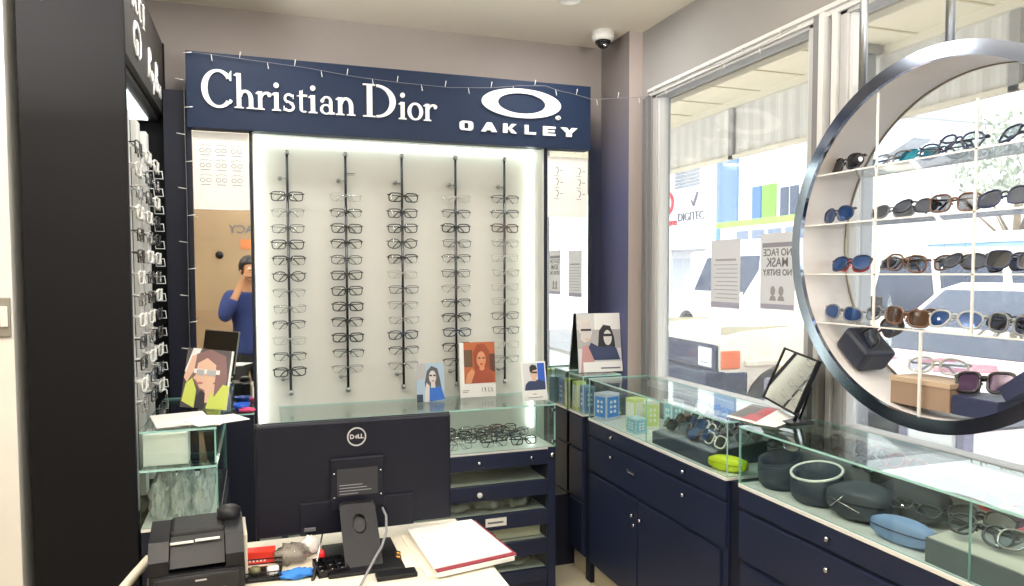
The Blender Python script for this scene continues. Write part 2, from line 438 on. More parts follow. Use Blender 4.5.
# ------------------------------------------------------------------ light-box display wall
YF = 3.186; YP = 3.335
dw = thing('display_wall', 'tall navy display unit with brightly lit white recess and mirror strips', 'display unit', (0, 0, 0))
# carcass: two side cheeks, mirror stiles
c = MB()
c.box(-0.255, -0.238, YF-.004, YB, 0.0, 2.0)          # left stile
c.box(-0.024, -0.012, YF-.004, YB, 0.0, 2.0)          # between mirror and recess, left
c.box(1.268, 1.284, YF-.004, YB, 0.0, 2.0)
c.box(1.496, 1.510, YF-.004, YB, 0.0, 2.0)
c.box(-0.238, -0.024, YF+.012, YB, 0.0, 2.0); c.box(1.284, 1.496, YF+.012, YB, 0.0, 2.0)
c.build('carcass', navy_dark, dw)
infill = MB().box(-0.345, -0.2555, YF+.05, YB, 0, 2.15); infill.build('infill_panel', navy_dark, dw)
MB().box(-0.012, 1.268, YP, YB, 0.0, 2.02).build('back_panel', white_pan, dw)
MB().box(1.262, 1.268, YF, YP, .0, 1.995).build('side_lining', white_pan, dw)
MB().box(-0.012, -0.006, YF, YP, .0, 1.995).build('side_lining', white_pan, dw)
MB().box(-0.012, 1.268, YF, YP, 1.995, 2.01).build('top_lining', white_pan, dw)
MB().pane(-0.238, -0.024, YF, YF+.006, .35, 1.995, 0, 1).build('mirror', [mirror_m, glass_edge], dw)
MB().pane(1.284, 1.496, YF, YF+.006, .35, 1.995, 0, 1).build('mirror', [mirror_m, glass_edge], dw)
# LED strips: down both sides of the recess and under the sign
MB().box(-0.0055, 0.0045, YP-.022, YP-.006, .66, 1.99).build('light_strip', led, dw)
MB().box(1.2515, 1.2615, YP-.022, YP-.006, .66, 1.99).build('light_strip', led, dw)
MB().box(0.0, 1.255, YP-.022, YP-.006, 1.984, 1.994).build('light_strip', led, dw)
MB().box(.37, .42, YP-.003, YP, 1.858, 1.861).box(.375, .415, YP-.003, YP, 1.852, 1.854).build('small_label', ink, dw)

# ---- sign board with raised letters
sg = thing('sign_board', 'long navy fascia sign with large white serif lettering and a ring emblem', 'sign', (0, 0, 0))
MB().rbox(-0.255, 1.508, 3.15, YF+.03, 1.997, 2.296, .002).build('board', sign_navy, sg)
YS0, YS1 = 3.141, 3.1505
def serif_word():
    """old-style serif capitals and lower case drawn as strokes; unit = x-height."""
    G = []
    def rect(o, x0, z0, x1, z1): o.append([(x0,z0),(x1,z0),(x1,z1),(x0,z1)])
    def arc(o, cx, cz, rx, rz, tx, tz, a0, a1, n=26):
        out = ell(cx, cz, rx, rz, a0, a1, n); inn = ell(cx, cz, rx-tx, rz-tz, a0, a1, n)
        o.append(('band', out, inn))
    def stem(o, x, z0, z1, t=.24, foot=True, flag=True):
        rect(o, x-t/2, z0, x+t/2, z1)
        if foot: o.append([(x-t/2-.13, z0), (x+t/2+.13, z0), (x+t/2+.13, z0+.05), (x+t/2, z0+.1), (x-t/2, z0+.1), (x-t/2-.13, z0+.05)])
        if flag: o.append([(x-t/2-.16, z1-.13), (x-t/2, z1-.16), (x+t/2, z1), (x-t/2, z1)])
    g = {}
    o = []; arc(o, .82, .98, .82, 1.04, .30, .14, 38, 318, 40); o.append([(1.36,1.45),(1.46,1.45),(1.46,2.0),(1.38,1.9),(1.30,1.7)]); o.append([(1.36,.46),(1.44,.42),(1.5,.36),(1.42,.2),(1.3,.22)]); g['C'] = (o, 1.5)
    o = []; stem(o, .24, 0, 1.9); arc(o, .57, .6, .40, .42, .23, .14, 0, 172, 18); stem(o, .87, 0, .62, flag=False); g['h'] = (o, 1.12)
    o = []; stem(o, .24, 0, 1.0); arc(o, .62, .58, .38, .42, .12, .12, 60, 165, 12); o.append(ell(.76, .84, .12, .12, 0, 330, 11)); g['r'] = (o, .88)
    o = []; stem(o, .24, 0, 1.0); o.append(ell(.24, 1.4, .145, .145, 0, 345, 15)); g['i'] = (o, .5)
    o = []; arc(o, .36, .735, .3, .275, .14, .12, 30, 250, 18); arc(o, .36, .265, .33, .275, .15, .12, -150, 80, 18); o.append([(.14,.66),(.22,.54),(.66,.36),(.6,.5)]); o.append([(.58,.72),(.63,.72),(.63,.98),(.57,.9)]); o.append([(.05,.3),(.09,.3),(.13,.1),(.05,.0)]); g['s'] = (o, .76)
    o = []; rect(o, .16, .12, .35, 1.2); o.append([(0,.92),(.16,.95),(.35,1.28),(.35,1.0),(.62,1.0),(.62,.9),(0,.9)]); arc(o, .42, .22, .26, .22, .17, .08, 180, 310, 12); g['t'] = (o, .66)
    o = []; arc(o, .4, .27, .36, .29, .17, .08, 0, 360, 26); rect(o, .58, .1, .78, .75); arc(o, .44, .66, .34, .35, .16, .1, 0, 165, 18); o.append(ell(.18, .74, .11, .11, 0, 330, 11)); o.append([(.58,.0),(.9,.0),(.94,.08),(.78,.14),(.58,.12)]); g['a'] = (o, .96)
    o = []; stem(o, .24, 0, 1.0); arc(o, .57, .6, .40, .42, .23, .14, 0, 172, 18); stem(o, .87, 0, .62, flag=False); g['n'] = (o, 1.12)
    o = []; stem(o, .42, 0, 1.9, .26, flag=False); rect(o, .1, 1.82, .7, 1.9); rect(o, .1, 0, .7, .08); arc(o, .75, .95, .95, .95, .30, .13, -90, 90, 30); g['D'] = (o, 1.78)
    o = []; arc(o, .5, .5, .48, .52, .22, .11, 0, 360, 32); g['o'] = (o, 1.0)
    return g
GL = serif_word()
U = 0.0735
def put_letter(ch, x0, wid, z0, parent):
    o, adv = GL[ch]; mb = MB(); sx = wid / adv
    T = lambda p: (x0 + p[0]*sx, z0 + p[1]*U)
    for q_, s in enumerate(o):
        y0_ = YS0 - .0003*q_
        if isinstance(s, tuple): mb.band([T(p) for p in s[1]], [T(p) for p in s[2]], 'y', y0_, YS1)
        else: mb.prism([T(p) for p in s], 'y', y0_, YS1)
    mb.build('letter', white_ltr, parent)
for ch, x0, x1 in (('C',-.199,-.083),('h',-.076,.005),('r',.006,.066),('i',.068,.104),('s',.110,.162),('t',.166,.210),('i',.213,.249),('a',.256,.322),('n',.324,.405),('D',.428,.584),('i',.590,.625),('o',.627,.698),('r',.700,.760)):
    put_letter(ch, x0, x1 - x0, 2.082, sg)
# ring emblem, registered mark, block letters
mb = MB(); mb.band(ell(1.158, 2.190, .193, .066, 0, 360, 56), ell(1.158, 2.190, .116, .046, 0, 360, 56), 'y', YS0, YS1); mb.build('ring_emblem', white_ltr, sg)
mb = MB(); mb.band(ell(1.338, 2.137, .0125, .010, 0, 360, 18), ell(1.338, 2.137, .0095, .0075, 0, 360, 18), 'y', YS0, YS1).box(1.334, 1.337, YS0, YS1, 2.132, 2.142).prism([(1.337,2.139),(1.342,2.139),(1.342,2.137),(1.337,2.136)],'y',YS0,YS1); mb.build('registered_mark', white_ltr, sg)
zb, zt = 2.052, 2.094
def block(ch, x0, x1):
    w = x1 - x0; mb = MB(); cnt = [0]
    def P(*pts):
        cnt[0] += 1; mb.prism([(x0 + u*w, zb + v*(zt-zb)) for u, v in pts], 'y', YS0 - .0003*cnt[0], YS1)
    if ch == 'O': mb.band([(x0 + (u+.5)*w, zb + (v+.5)*(zt-zb)) for u, v in rrect(1, 1, .28)], [(x0 + (u+.5)*w, zb + (v+.5)*(zt-zb)) for u, v in rrect(.32, .62, .12)], 'y', YS0, YS1, closed=True)
    if ch == 'A': P((0,0),(.3,0),(.56,.72),(.56,1),(.36,1)); P((.36,1),(.66,1),(1,0),(.66,0),(.5,.7)); P((.3,.18),(.7,.18),(.66,.36),(.34,.36))
    if ch == 'K': P((0,0),(.32,0),(.32,1),(0,1)); P((.3,.42),(.62,1),(.98,1),(.6,.5)); P((.3,.56),(.6,.56),(1,0),(.64,0))
    if ch == 'L': P((0,0),(.34,0),(.34,1),(0,1)); P((.3,0),(1,0),(1,.24),(.3,.24))
    if ch == 'E': P((0,0),(.34,0),(.34,1),(0,1)); P((.3,0),(1,0),(1,.22),(.3,.22)); P((.3,.78),(1,.78),(1,1),(.3,1)); P((.3,.4),(.92,.4),(.92,.6),(.3,.6))
    if ch == 'Y': P((0,1),(.36,1),(.66,.42),(.66,.0),(.33,0),(.33,.42)); P((.64,1),(1,1),(.66,.40),(.5,.5))
    mb.build('letter', white_ltr, sg)
for ch, a, b in (('O',.862,.925),('A',.962,1.037),('K',1.066,1.132),('L',1.171,1.226),('E',1.262,1.324),('Y',1.350,1.436)): block(ch, a, b)
sg.scale = (.9887, 1, .9887); sg.location = (0, 0, CAMZ*(1-.9887))

# ---- paper charts taped over the mirrors
def chart(name, lab, x0, x1, z0, z1, cols, rows, sidew):
    t = thing(name, lab, 'poster', (0, 0, 0)); y = YF - .002
    MB().box(x0, x1, y-.0006, y, z0, z1).build('sheet', paper, t)
    mb = MB(); W = x1-x0; Hh = z1-z0
    for r in range(rows):
        for c_ in range(cols):
            cx = x0 + W*(.22 + .56*c_/(cols-1)); cz = z1 - Hh*(.24 + .19*r)
            if not sidew:
                for s in (-1, 1):
                    e = ell(cx + s*.0115, cz, .009, .0075, 0, 360, 12); mb.tube([(u, y-.0012, w) for u, w in e[:-1]], .0007, 4, closed=True)
                mb.tube([(cx-.022, y-.0012, cz+.018), (cx, y-.0012, cz+.024), (cx+.022, y-.0012, cz+.018)], .0006, 4)
                mb.box(cx-.017, cx+.017, y-.0014, y-.0006, cz-.019, cz-.0175)
            else:
                mb.tube([(cx-.006, y-.0012, cz+.02), (cx+.006, y-.0012, cz+.018), (cx+.010, y-.0012, cz+.004), (cx+.002, y-.0012, cz-.012)], .0014, 4)
                mb.box(cx-.012, cx+.012, y-.0014, y-.0006, cz-.022, cz-.0205)
                mb.box(cx+.018, cx+.034, y-.0014, y-.0006, cz+.002, cz+.004)
    mb.build('line_drawings', ink_dark, t)
    return t
chart('face_chart', 'white sheet of nine face drawings taped on the mirror left of the lit recess', -0.236, -0.026, 1.672, 1.982, 3, 3, False)
chart('frame_chart', 'white sheet of six small drawings taped on the narrow mirror right of the lit recess', 1.286, 1.490, 1.676, 1.958, 2, 3, True)

# ---- five poles with twelve pairs each
PX = [.127, .373, .623, .873, 1.112]
POLEW = ['leftmost pole', 'second pole', 'middle pole', 'fourth pole', 'rightmost pole']
A = S
TYP = {
 'b1': A('rect','black',rim=.0023), 'b2': A('square','black',rim=.0027), 'b3': A('rect','black',half=True,rim=.0024), 'b4': A('round','black',rim=.0021,h=.042),
 't1': A('square','tortoise',rim=.0026), 's1': A('rect','silver',rim=.0010,h=.033), 's2': A('rect','grey',half=True,rim=.0013,h=.032), 'g1': A('rect','gunmetal',rim=.0014,h=.034),
 'g2': A('oval','gold',rim=.0011,h=.036), 'n1': A('soft','navy',rim=.0024), 'r1': A('soft','gunmetal',rim=.0017,h=.038), 'c1': A('rect','crystal',rim=.0016,h=.034), 'g3': A('rect','gunmetal',half=True,rim=.0019,h=.033)}
GRID = [
 ['b1','s2','g1','b1','b3','b4','s2','s1','g3','c1','g3','b2'],
 ['c1','g3','b1','b3','r1','b1','b1','b2','b3','b2','g3','s2'],
 ['b2','b1','b1','b4','b3','c1','g1','s2','s1','n1','g3','s2'],
 ['c1','g3','b2','g1','g3','g1','s2','g3','b3','n1','b3','g3'],
 ['g3','g3','t1','s1','c1','s1','c1','c1','g1','g1','c1','s1']]
for i, px in enumerate(PX):
    yr = 3.300; dz = .0045*i
    t = thing('display_pole', 'slim dark steel frame pole, ' + ['leftmost','second from the left','middle one','second from the right','rightmost'][i] + ' of five on the lit white panel', 'display pole', (px, yr, 0), 0, 'frame poles on the lit panel')
    MB().cyl((0,0,.895), (0,0,1.925+dz), .0058, 10).build('rod', pole_mat, t)
    MB().cyl((0,0,1.925+dz), (0,0,1.942+dz), .0105, 12).build('cap', steel, t)
    MB().cyl((0,0,.885), (0,0,.905), .0095, 12).build('cap', steel, t)
    for zz in (1.822, .955):
        MB().tube([(0,0,zz),(0,.034,zz)], .004, 8).cyl((-.03,-.002,zz), (-.03,.012,zz), .0085, 12).tube([(0,0,zz),(-.03,.005,zz)], .0025, 6).build('bracket', steel, t)
    for k in range(12):
        z = 1.745 + dz - k*.0688
        MB().tube([(-.012,-.004,z+.006),(0,-.008,z+.003),(.012,-.004,z+.006)], .0022, 5).build('peg', acrylic, t)
    for k in range(12):
        st = TYP[GRID[i][k]]; z = 1.745 + dz - k*.0688 - st.get('h', .038)/2 - .002
        jit = random.uniform(-.05, .05)
        pair('spectacles', st, 'held ' + ORD[k] + ' on the ' + POLEW[i], 'spectacles on the ' + POLEW[i], (px + random.uniform(-.003,.003), yr - .019, z), (random.uniform(-.06,.02), jit*.5, jit), 1.0)

# ------------------------------------------------------------------ fairy light string
fl = thing('fairy_lights', 'thin white fairy light wire strung across the navy sign to the window', 'string lights', (0,0,0))
pts = [(-.260,.948),(-.262,1.309),(-.259,1.707),(-.261,2.02),(-.260,2.285),(-.181,2.284),(.005,2.273),(.2,2.263),(.403,2.243),(.595,2.234),(.816,2.231),(1.002,2.245),(1.145,2.266),(1.268,2.275),(1.333,2.258),(1.404,2.25),(1.509,2.23)]
W3 = [(x*.991, 3.135, CAMZ + (z-CAMZ)*.991) for x, z in pts] + [(1.56, 3.06, 2.217), (1.66, 3.05, 2.225), (1.69, 3.01, 2.222), (1.695, 2.95, 2.217)]
W3 += [(1.694, y, 2.219 - .006*math.sin(y*9)) for y in (2.8, 2.6, 2.4, 2.2, 2.0)]
MB().tube(W3, .0011, 5).build('wire', alu_dk, fl)
acc = 0; nxt = .06; kk = 0
for i in range(len(W3)-1):
    a, b = Vector(W3[i]), Vector(W3[i+1]); L = (b-a).length
    while nxt <= acc + L:
        p = a.lerp(b, (nxt-acc)/L); kk += 1; up = 1 if kk % 2 else -1
        dirv = Vector((up*.03, -.002, .004)) if abs((b-a).normalized().z) > .8 else Vector((.004, -.002, up*.026))
        q = p + dirv
        MB().tube([p, p.lerp(q, .5), q], [.0011, .0016, .002], 5).build('bulb', white_gls, fl)
        nxt += .105
    acc += L
# ------------------------------------------------------------------ back counter in the recess
knob_prof = [(0,0),(.004,0),(.004,.008),(.009,.011),(.010,.016),(.007,.021),(0,.022)]
def knob(parent, loc, facing='-y', name='knob', s=1.0, mat=None):
    mb = MB().lathe([(r*s, h*s) for r, h in knob_prof], n=14)
    m = {'-y': Matrix.Rotation(PI/2, 4, 'X'), '-x': Matrix.Rotation(-PI/2, 4, 'Y'), '+x': Matrix.Rotation(PI/2, 4, 'Y')}[facing]
    mb.xf(m); return mb.build(name, mat or chrome, parent, loc)

BX0, BX1, BY0, BY1 = .075, 1.232, 2.955, 3.18
bc = thing('back_counter', 'navy drawer counter with glass display top standing under the lit frame wall', 'counter', (0,0,0))
c = MB(); c.box(BX0, BX0+.018, BY0, BY1, 0, .646); c.box(BX1-.036, BX1, BY0, BY1, 0, .646); c.box(BX0, BX1, BY1-.012, BY1, 0, .646); c.box(BX0, BX1, BY0+.012, BY1, 0, .05)
for z in (.505, .372, .240, .108): c.box(BX0, BX1, BY0+.02, BY1, z-.012, z-.004)
c.build('carcass', navy, bc)
li = MB().box(BX0+.02, BX1-.04, BY1-.016, BY1-.0125, .05, .63)
for z in (.5015, .3685, .2365, .1045): li.box(BX0+.02, BX1-.04, BY0+.022, BY1-.018, z-.0005, z)
li.build('drawer_lining', M('drawer_lining_grey', '#b9b9b4', .6), bc)
MB().box(BX0, BX1-.006, BY0+.002, BY1, .638, .648).build('display_base', white_gls, bc)
# drawers: navy strip with clear window above it
strips = [(.573,.638),(.437,.502),(.303,.369),(.172,.238),(.052,.106)]
for k, (a, b_) in enumerate(strips):
    d = MB().rbox(BX0+.018, BX1-.038, BY0-.004, BY0+.014, a, b_, .002).build('drawer', navy, bc)
    if k < 3: knob(d, (.875 if k < 2 else .66, BY0-.004, (a+b_)/2), '-y', s=.8 if k == 0 else 1.2, mat=chrome if k == 0 else white_gls)
    if k == 0:
        MB().cyl((1.118, BY0-.006, .606), (1.118, BY0+.0, .606), .007, 12).box(1.1155, 1.1205, BY0-.008, BY0-.004, .585, .606).build('lock', chrome, d)
    if k in (2, 3):
        lb = MB().box(.905, 1.0, BY0-.0055, BY0-.004, a+.018, b_-.012); lb.build('label_strip', paper, d)
        MB().box(.915, .985, BY0-.0062, BY0-.0055, (a+b_)/2-.002, (a+b_)/2+.006).build('label_text', ink, d)
    if k: # contents window over this strip
        MB().pane(BX0+.018, BX1-.038, BY0+.008, BY0+.011, b_, b_+.068, 0, 1).build('drawer_window', [glass, glass_edge], d)
MB().cyl((1.214, BY0-.012, .612), (1.214, BY0, .612), .010, 12).build('corner_lock', chrome, bc)
cz0, cz1 = .648, .837
for nm, a in (('front_glass', (BX0, BX1, BY0, BY0+.005, cz0, cz1-.006)), ('end_glass', (BX1-.005, BX1, BY0+.005, BY1, cz0, cz1-.006)), ('end_glass', (BX0, BX0+.005, BY0+.005, BY1, cz0, cz1-.006)), ('top_glass', (BX0, BX1, BY0-.002, BY1+.12, cz1-.006, cz1))):
    MB().pane(*a).build(nm, [glass, glass_edge], bc)
for (x, z) in ((BX1-.002, .67), (BX1-.002, .81)):
    MB().box(x-.012, x+.004, BY0-.003, BY0+.012, z-.006, z+.006).build('glass_clip', chrome, bc)

# contents of the drawer windows
def blob_bag(name, lab, loc, sx, sy, sz, mat, seed, group=None, cat='bag'):
    """crumpled bag: a squashed, wrinkled ball resting on z=0 of its location."""
    rnd = random.Random(seed); bm = bmesh.new(); bmesh.ops.create_icosphere(bm, subdivisions=3, radius=1)
    for v in bm.verts:
        k = 1 + .22*math.sin(7*v.co.x + seed) * math.cos(6*v.co.y + 2*seed) + .12*math.sin(15*v.co.z + 9*v.co.x) + rnd.uniform(-.07,.07)*(2.2 if name == 'plastic_packet' else 1)
        v.co = Vector((v.co.x*k*sx/2, v.co.y*k*sy/2, (max(v.co.z, -.6)*k + .62)*sz/1.8))
    mz = min(v.co.z for v in bm.verts)
    for v in bm.verts: v.co.z -= mz
    me = bpy.data.meshes.new(name); bm.to_mesh(me); bm.free(); me.materials.append(mat)
    for p in me.polygons: p.use_smooth = name != 'plastic_packet'
    o = link(name, me, None, loc); tag(o, lab, cat, group); return o
def carton(name, lab, x0, x1, y0, y1, z0, z1, mat, group=None, flap=None, cat='box', rot=0, extra=None):
    cx, cy = (x0+x1)/2, (y0+y1)/2; t = thing(name, lab, cat, (cx, cy, z0), rot, group)
    w, d, h = x1-x0, y1-y0, z1-z0
    MB().rbox(-w/2, w/2, -d/2, d/2, 0, h, min(.002, h/6)).build('body', mat, t)
    MB().box(-w/2+.001, w/2-.001, -.0006, .0006, h, h+.0005).build('lid_seam', ink, t)
    if extra: extra(t, w, d, h)
    return t
plastic = clear('plastic_film', '#eef0ee', 1.45, .12, body='#e8eae8', body_mix=.45)
film_w  = clear('plastic_film_white', '#f6f7f6', 1.5, .1, body='#eef0ef', body_mix=.35)
carton('parts_box', 'white open box at the right end of the third drawer from the top', .955, 1.175, 3.0, 3.13, .242, .30, paper_c)
for i, (x, z, w, g) in enumerate(((.80,.374,.15,'grey'),(.95,.374,.18,'white'),(1.08,.374,.12,'grey'))):
    blob_bag('plastic_bag', ['clear bag in the second drawer, nearest the monitor','clear bag in the middle of the second drawer from the top','clear bag at the right end of the second drawer'][i], (x, 3.06, z), w, .13, .055, plastic, i+3, 'bags in the counter drawers')
for i, (x, w) in enumerate(((.76,.16),(.90,.07))):
    blob_bag('plastic_bag', ['clear bag in the third drawer, nearest the monitor','small crumpled bag beside the red pouch in the third drawer'][i], (x, 3.06, .242), w, .12, .05, plastic, i+9, 'bags in the counter drawers')
blob_bag('cloth_pouch', 'small red pouch in the third drawer of the back counter', (.925, 2.99, .242), .075, .05, .03, M('red_cloth', '#b8503f', .8), 21, cat='pouch')
for i, (x, z) in enumerate(((1.05,.110),(1.08,-1))):
    if z > 0: blob_bag('plastic_bag', 'flat grey bag in the fourth drawer of the back counter', (x, 3.06, z), .2, .13, .03, plastic, 31, 'bags in the counter drawers')

# frames crowded in the glass top
rnd = random.Random(5)
sty = [S('rect','black'), S('square','black',rim=.0026), S('soft','gunmetal',rim=.0016), S('rect','black',half=True), S('round','black'), S('soft','navy',rim=.0024), S('rect','silver',rim=.0012), S('square','tortoise')]
RW = ['front row', 'second row', 'third row', 'back row']
for r in range(4):
    n = [6, 6, 5, 5][r]
    for k in range(n):
        x = 1.10 - k*.142 - (r % 2)*.05; y = 2.995 + r*.042
        if x < .16: continue
        st = sty[(k*3 + r*5) % 8]
        if k >= 3 and r in (1, 2): st = S('square','tortoise') if k == 3 else S('soft','brown',rim=.0024)
        z = .6485 + (.012*r if r < 3 else .034)
        pair('spectacles', st, NTH[k] + ' from the right in the ' + RW[r] + ' under the counter glass', 'spectacles under the back counter glass', (x + rnd.uniform(-.01,.01), y, z), (R_(-24), rnd.uniform(-.04,.04), rnd.uniform(-.2,.2)), .94)

for k in range(9):
    x = 1.07 - k*.103; st = sty[(k*5+2) % 8] if k not in (6, 7) else S('square','tortoise')
    pair('spectacles', st, NTH[k] + ' from the right lying on top of the frame pile', 'spectacles under the back counter glass', (x + rnd.uniform(-.015,.015), 3.035 + .05*(k % 2), .674 + .008*(k % 2)), (R_(-30), rnd.uniform(-.12,.12), rnd.uniform(-.35,.35)), .96)
# ------------------------------------------------------------------ right-hand glass counters
FX, BXW = 1.393, 1.688
GZ0, GZ1 = .7646, .943
def side_counter(lab, y0, y1, split, door_split, knobs):
    t = thing('glass_counter', lab, 'counter', (0,0,0), 0, 'navy glass counters under the shop window')
    c = MB(); c.box(FX+.012, BXW, y0, y1, .10, .752).box(FX+.05, BXW, y0+.004, y1-.004, 0, .10)
    c.build('carcass', navy, t)
    MB().box(FX+.03, FX+.05, y0+.004, y1-.004, .0, .10).build('plinth', M('plinth_beige', '#b5ac93', .6), t)
    MB().rbox(FX-.002, BXW, y0, y1, .752, .764, .0015).build('display_base', white_gls, t)
    d = MB().rbox(FX, FX+.014, y0+.004, y1-.004, .690, .749, .002).build('drawer', navy, t)
    d2 = MB().rbox(FX, FX+.014, y0+.004, y1-.004, .532, .678, .002).build('drawer', navy, t)
    for yy in knobs:
        knob(d, (FX, yy, .722), '-x', s=.75); knob(d2, (FX, yy, .640), '-x', s=.75)
    MB().box(FX-.002, FX, door_split+.02, door_split+.09, .603, .625).build('label_plate', chrome, d2)
    MB().box(FX-.0028, FX-.002, door_split+.03, door_split+.08, .611, .617).build('label_text', ink, d2)
    for (a, b, ky) in ((y0+.03, door_split-.004, door_split-.035), (door_split+.004, y1-.012, door_split+.03)):
        dr = MB().rbox(FX, FX+.014, a, b, .112, .515, .002).build('door', navy, t)
        knob(dr, (FX, ky, .452), '-x', s=.75)
    MB().cyl((FX-.004, door_split+.032, .41), (FX+.002, door_split+.032, .41), .007, 10).build('lock', chrome, t)
    for nm, a in (('front_glass', (FX, FX+.005, y0, split-.001, GZ0, GZ1-.006)), ('front_glass', (FX, FX+.005, split+.001, y1, GZ0, GZ1-.006)), ('end_glass', (FX+.005, BXW, y0, y0+.005, GZ0, GZ1-.006)), ('end_glass', (FX+.005, BXW, y1-.005, y1, GZ0, GZ1-.006)), ('top_glass', (FX-.002, BXW, y0, y1, GZ1-.006, GZ1))):
        MB().pane(*a).build(nm, [glass, glass_edge], t)
    return t
side_counter('long navy glass counter under the window between corner cabinet and nearer counter', 1.935, 2.955, 2.445, 2.505, (2.72, 2.17))
side_counter('navy glass counter under the round display, holding dark pouches and cases', .62, 1.872, 1.10, 1.30, (1.49, .98))
MB_f = MB().box(FX+.02, BXW, 1.872+.002, 1.935-.002, .0, .752); o = MB_f.build('filler_panel', navy_dark); tag(o, 'narrow dark navy filler between the two window counters', 'panel')
# corner cabinet
t = thing('corner_cabinet', 'narrow navy corner cabinet with small glass top beside the lit display', 'cabinet', (0,0,0))
CY0, CY1 = 3.02, 3.176
MB().box(FX+.012, 1.59, CY0, CY1, .10, .756).box(FX+.05, 1.59, CY0, CY1, 0, .1).build('carcass', navy, t)
MB().box(FX+.03, FX+.05, CY0, CY1, 0, .1).build('plinth', MATS['plinth_beige'], t)
MB().rbox(FX-.002, 1.59, CY0, CY1, .756, .766, .002).build('display_base', white_gls, t)
for a, b_ in ((.60,.748),(.36,.59),(.112,.35)): MB().rbox(FX, FX+.014, CY0+.003, CY1-.003, a, b_, .002).build('drawer', navy, t)
for nm, a in (('front_glass', (FX, FX+.005, CY0, CY1, .766, .937)), ('end_glass', (FX+.005, 1.59, CY0, CY0+.005, .766, .937)), ('top_glass', (FX, 1.59, CY0, CY1, .937, .943))):
    MB().pane(*a).build(nm, [glass, glass_edge], t)
o = MB().box(FX+.015, 1.60, 2.962, 3.015, 0, .752).build('filler_panel', navy_dark); tag(o, 'narrow dark navy filler between corner cabinet and window counter', 'panel')

yg = M('yellow_green_card', '#d3df8a', .6); ygn = M('lime_plastic', '#cfe01f', .45); blue_pr = M('blue_print', '#1f7fe0', .45)
def lensbox(name, lab, x, y, z, w, d, h, body, panel, rot=0, group=None):
    t = thing(name, lab, 'box', (x, y, z), rot, group)
    MB().rbox(-w/2, w/2, -d/2, d/2, 0, h, .0015).build('carton', body, t)
    mb = MB().box(-w/2-.0006, -w/2, -d*.42, d*.42, h*.12, h*.88).box(-w*.42, w*.42, -d/2-.0006, -d/2, h*.12, h*.88); mb.build('printed_panel', panel, t)
    mb = MB()
    for k in range(3): mb.box(-w/2-.0012, -w/2-.0006, -d*.22, -d*.06, h*(.28+.18*k), h*(.38+.18*k)).box(-w/2-.0012, -w/2-.0006, d*.06, d*.22, h*(.28+.18*k), h*(.38+.18*k)).box(-w*.22, -w*.06, -d/2-.0012, -d/2-.0006, h*(.28+.18*k), h*(.38+.18*k)).box(w*.06, w*.22, -d/2-.0012, -d/2-.0006, h*(.28+.18*k), h*(.38+.18*k))
    mb.build('print_marks', white_ltr, t)
    return t
lensbox('solution_box', 'pale box with bright blue printed end at the far end of the window counter', 1.455, 2.90, GZ0, .085, .075, .118, M('pale_lilac_card', '#c9cbe0', .5), blue_pr, R_(20))
lensbox('solution_box', 'yellow-green box under the corner cabinet glass, against the mirror', 1.43, 3.14, .766, .05, .05, .135, yg, paper, 0)
lensbox('solution_box', 'pale grey blue box under the corner cabinet glass, nearest the front', 1.435, 3.06, .766, .05, .06, .125, M('grey_blue_card', '#8fa0c8', .5), M('grey_blue_panel', '#6f86c0', .5), 0)
lensbox('solution_box', 'tall white and lime box in the window counter, beside the blue printed box', 1.48, 2.685, GZ0, .06, .055, .128, yg, paper, R_(15))
lensbox('solution_box', 'small white box in the window counter near the lime boxes', 1.535, 2.66, GZ0, .06, .06, .12, paper, yg, R_(-8))
lensbox('solution_box', 'low pale blue box in front of the lime box in the window counter', 1.445, 2.61, GZ0, .055, .07, .062, M('pale_blue_card', '#b9d8e4', .5), M('pale_blue_panel', '#8fc4dc', .5), R_(5))
lensbox('solution_box', 'white box with pale blue panel behind the low blue box in the window counter', 1.60, 2.58, GZ0, .06, .06, .13, paper, MATS['pale_blue_panel'], 0)

# dark tray of sunglasses in the far counter
slate = M('slate_tray', '#454d5c', .55); slate2 = M('slate_pouch', '#3d434d', .65, var=.08, scale=40, bump=.1)
t = thing('display_tray', 'dark slate tray heaped with sunglasses in the window counter', 'tray', (0,0,0))
MB().prism([(FX+.02,GZ0),(1.645,GZ0),(1.645,GZ0+.07),(FX+.02,GZ0+.045)], 'y', 2.055, 2.43).build('tray_body', slate, t)
MB().prism([(FX+.03,GZ0+.0465),(1.64,GZ0+.0692),(1.64,GZ0+.0712),(FX+.03,GZ0+.0485)], 'y', 2.06, 2.425).build('felt_pad', M('felt_grey', '#8c9099', .9), t)
fr = ['black','burgundy','white','gunmetal','silver','black','brown','rose','grey','navy']
ln = ['dark','blue','dark','grey','brown','plum','dark','light','grey','blue']
shp = ['wrap','aviator','soft','wrap','square','cat','wrap','soft','aviator','wrap']
RT = ['front row', 'middle row', 'back row']
for r in range(3):
    for k in range(5):
        i = (r*5 + k*3 + r) % 10
        x = FX + .055 + r*.075; y = 2.395 - k*.075; z = GZ0 + .052 + r*.0075 + .004*(k % 2)
        pair('sunglasses', S(shp[i], fr[i], ln[i], rim=.0028, h=.044), NTH[k] + ' along the slate tray\'s ' + RT[r] + ' from the corner', 'sunglasses on the slate tray', (x, y, z), (R_(-28), rnd.uniform(-.1,.1), R_(-90) + rnd.uniform(-.35,.35)), .92)
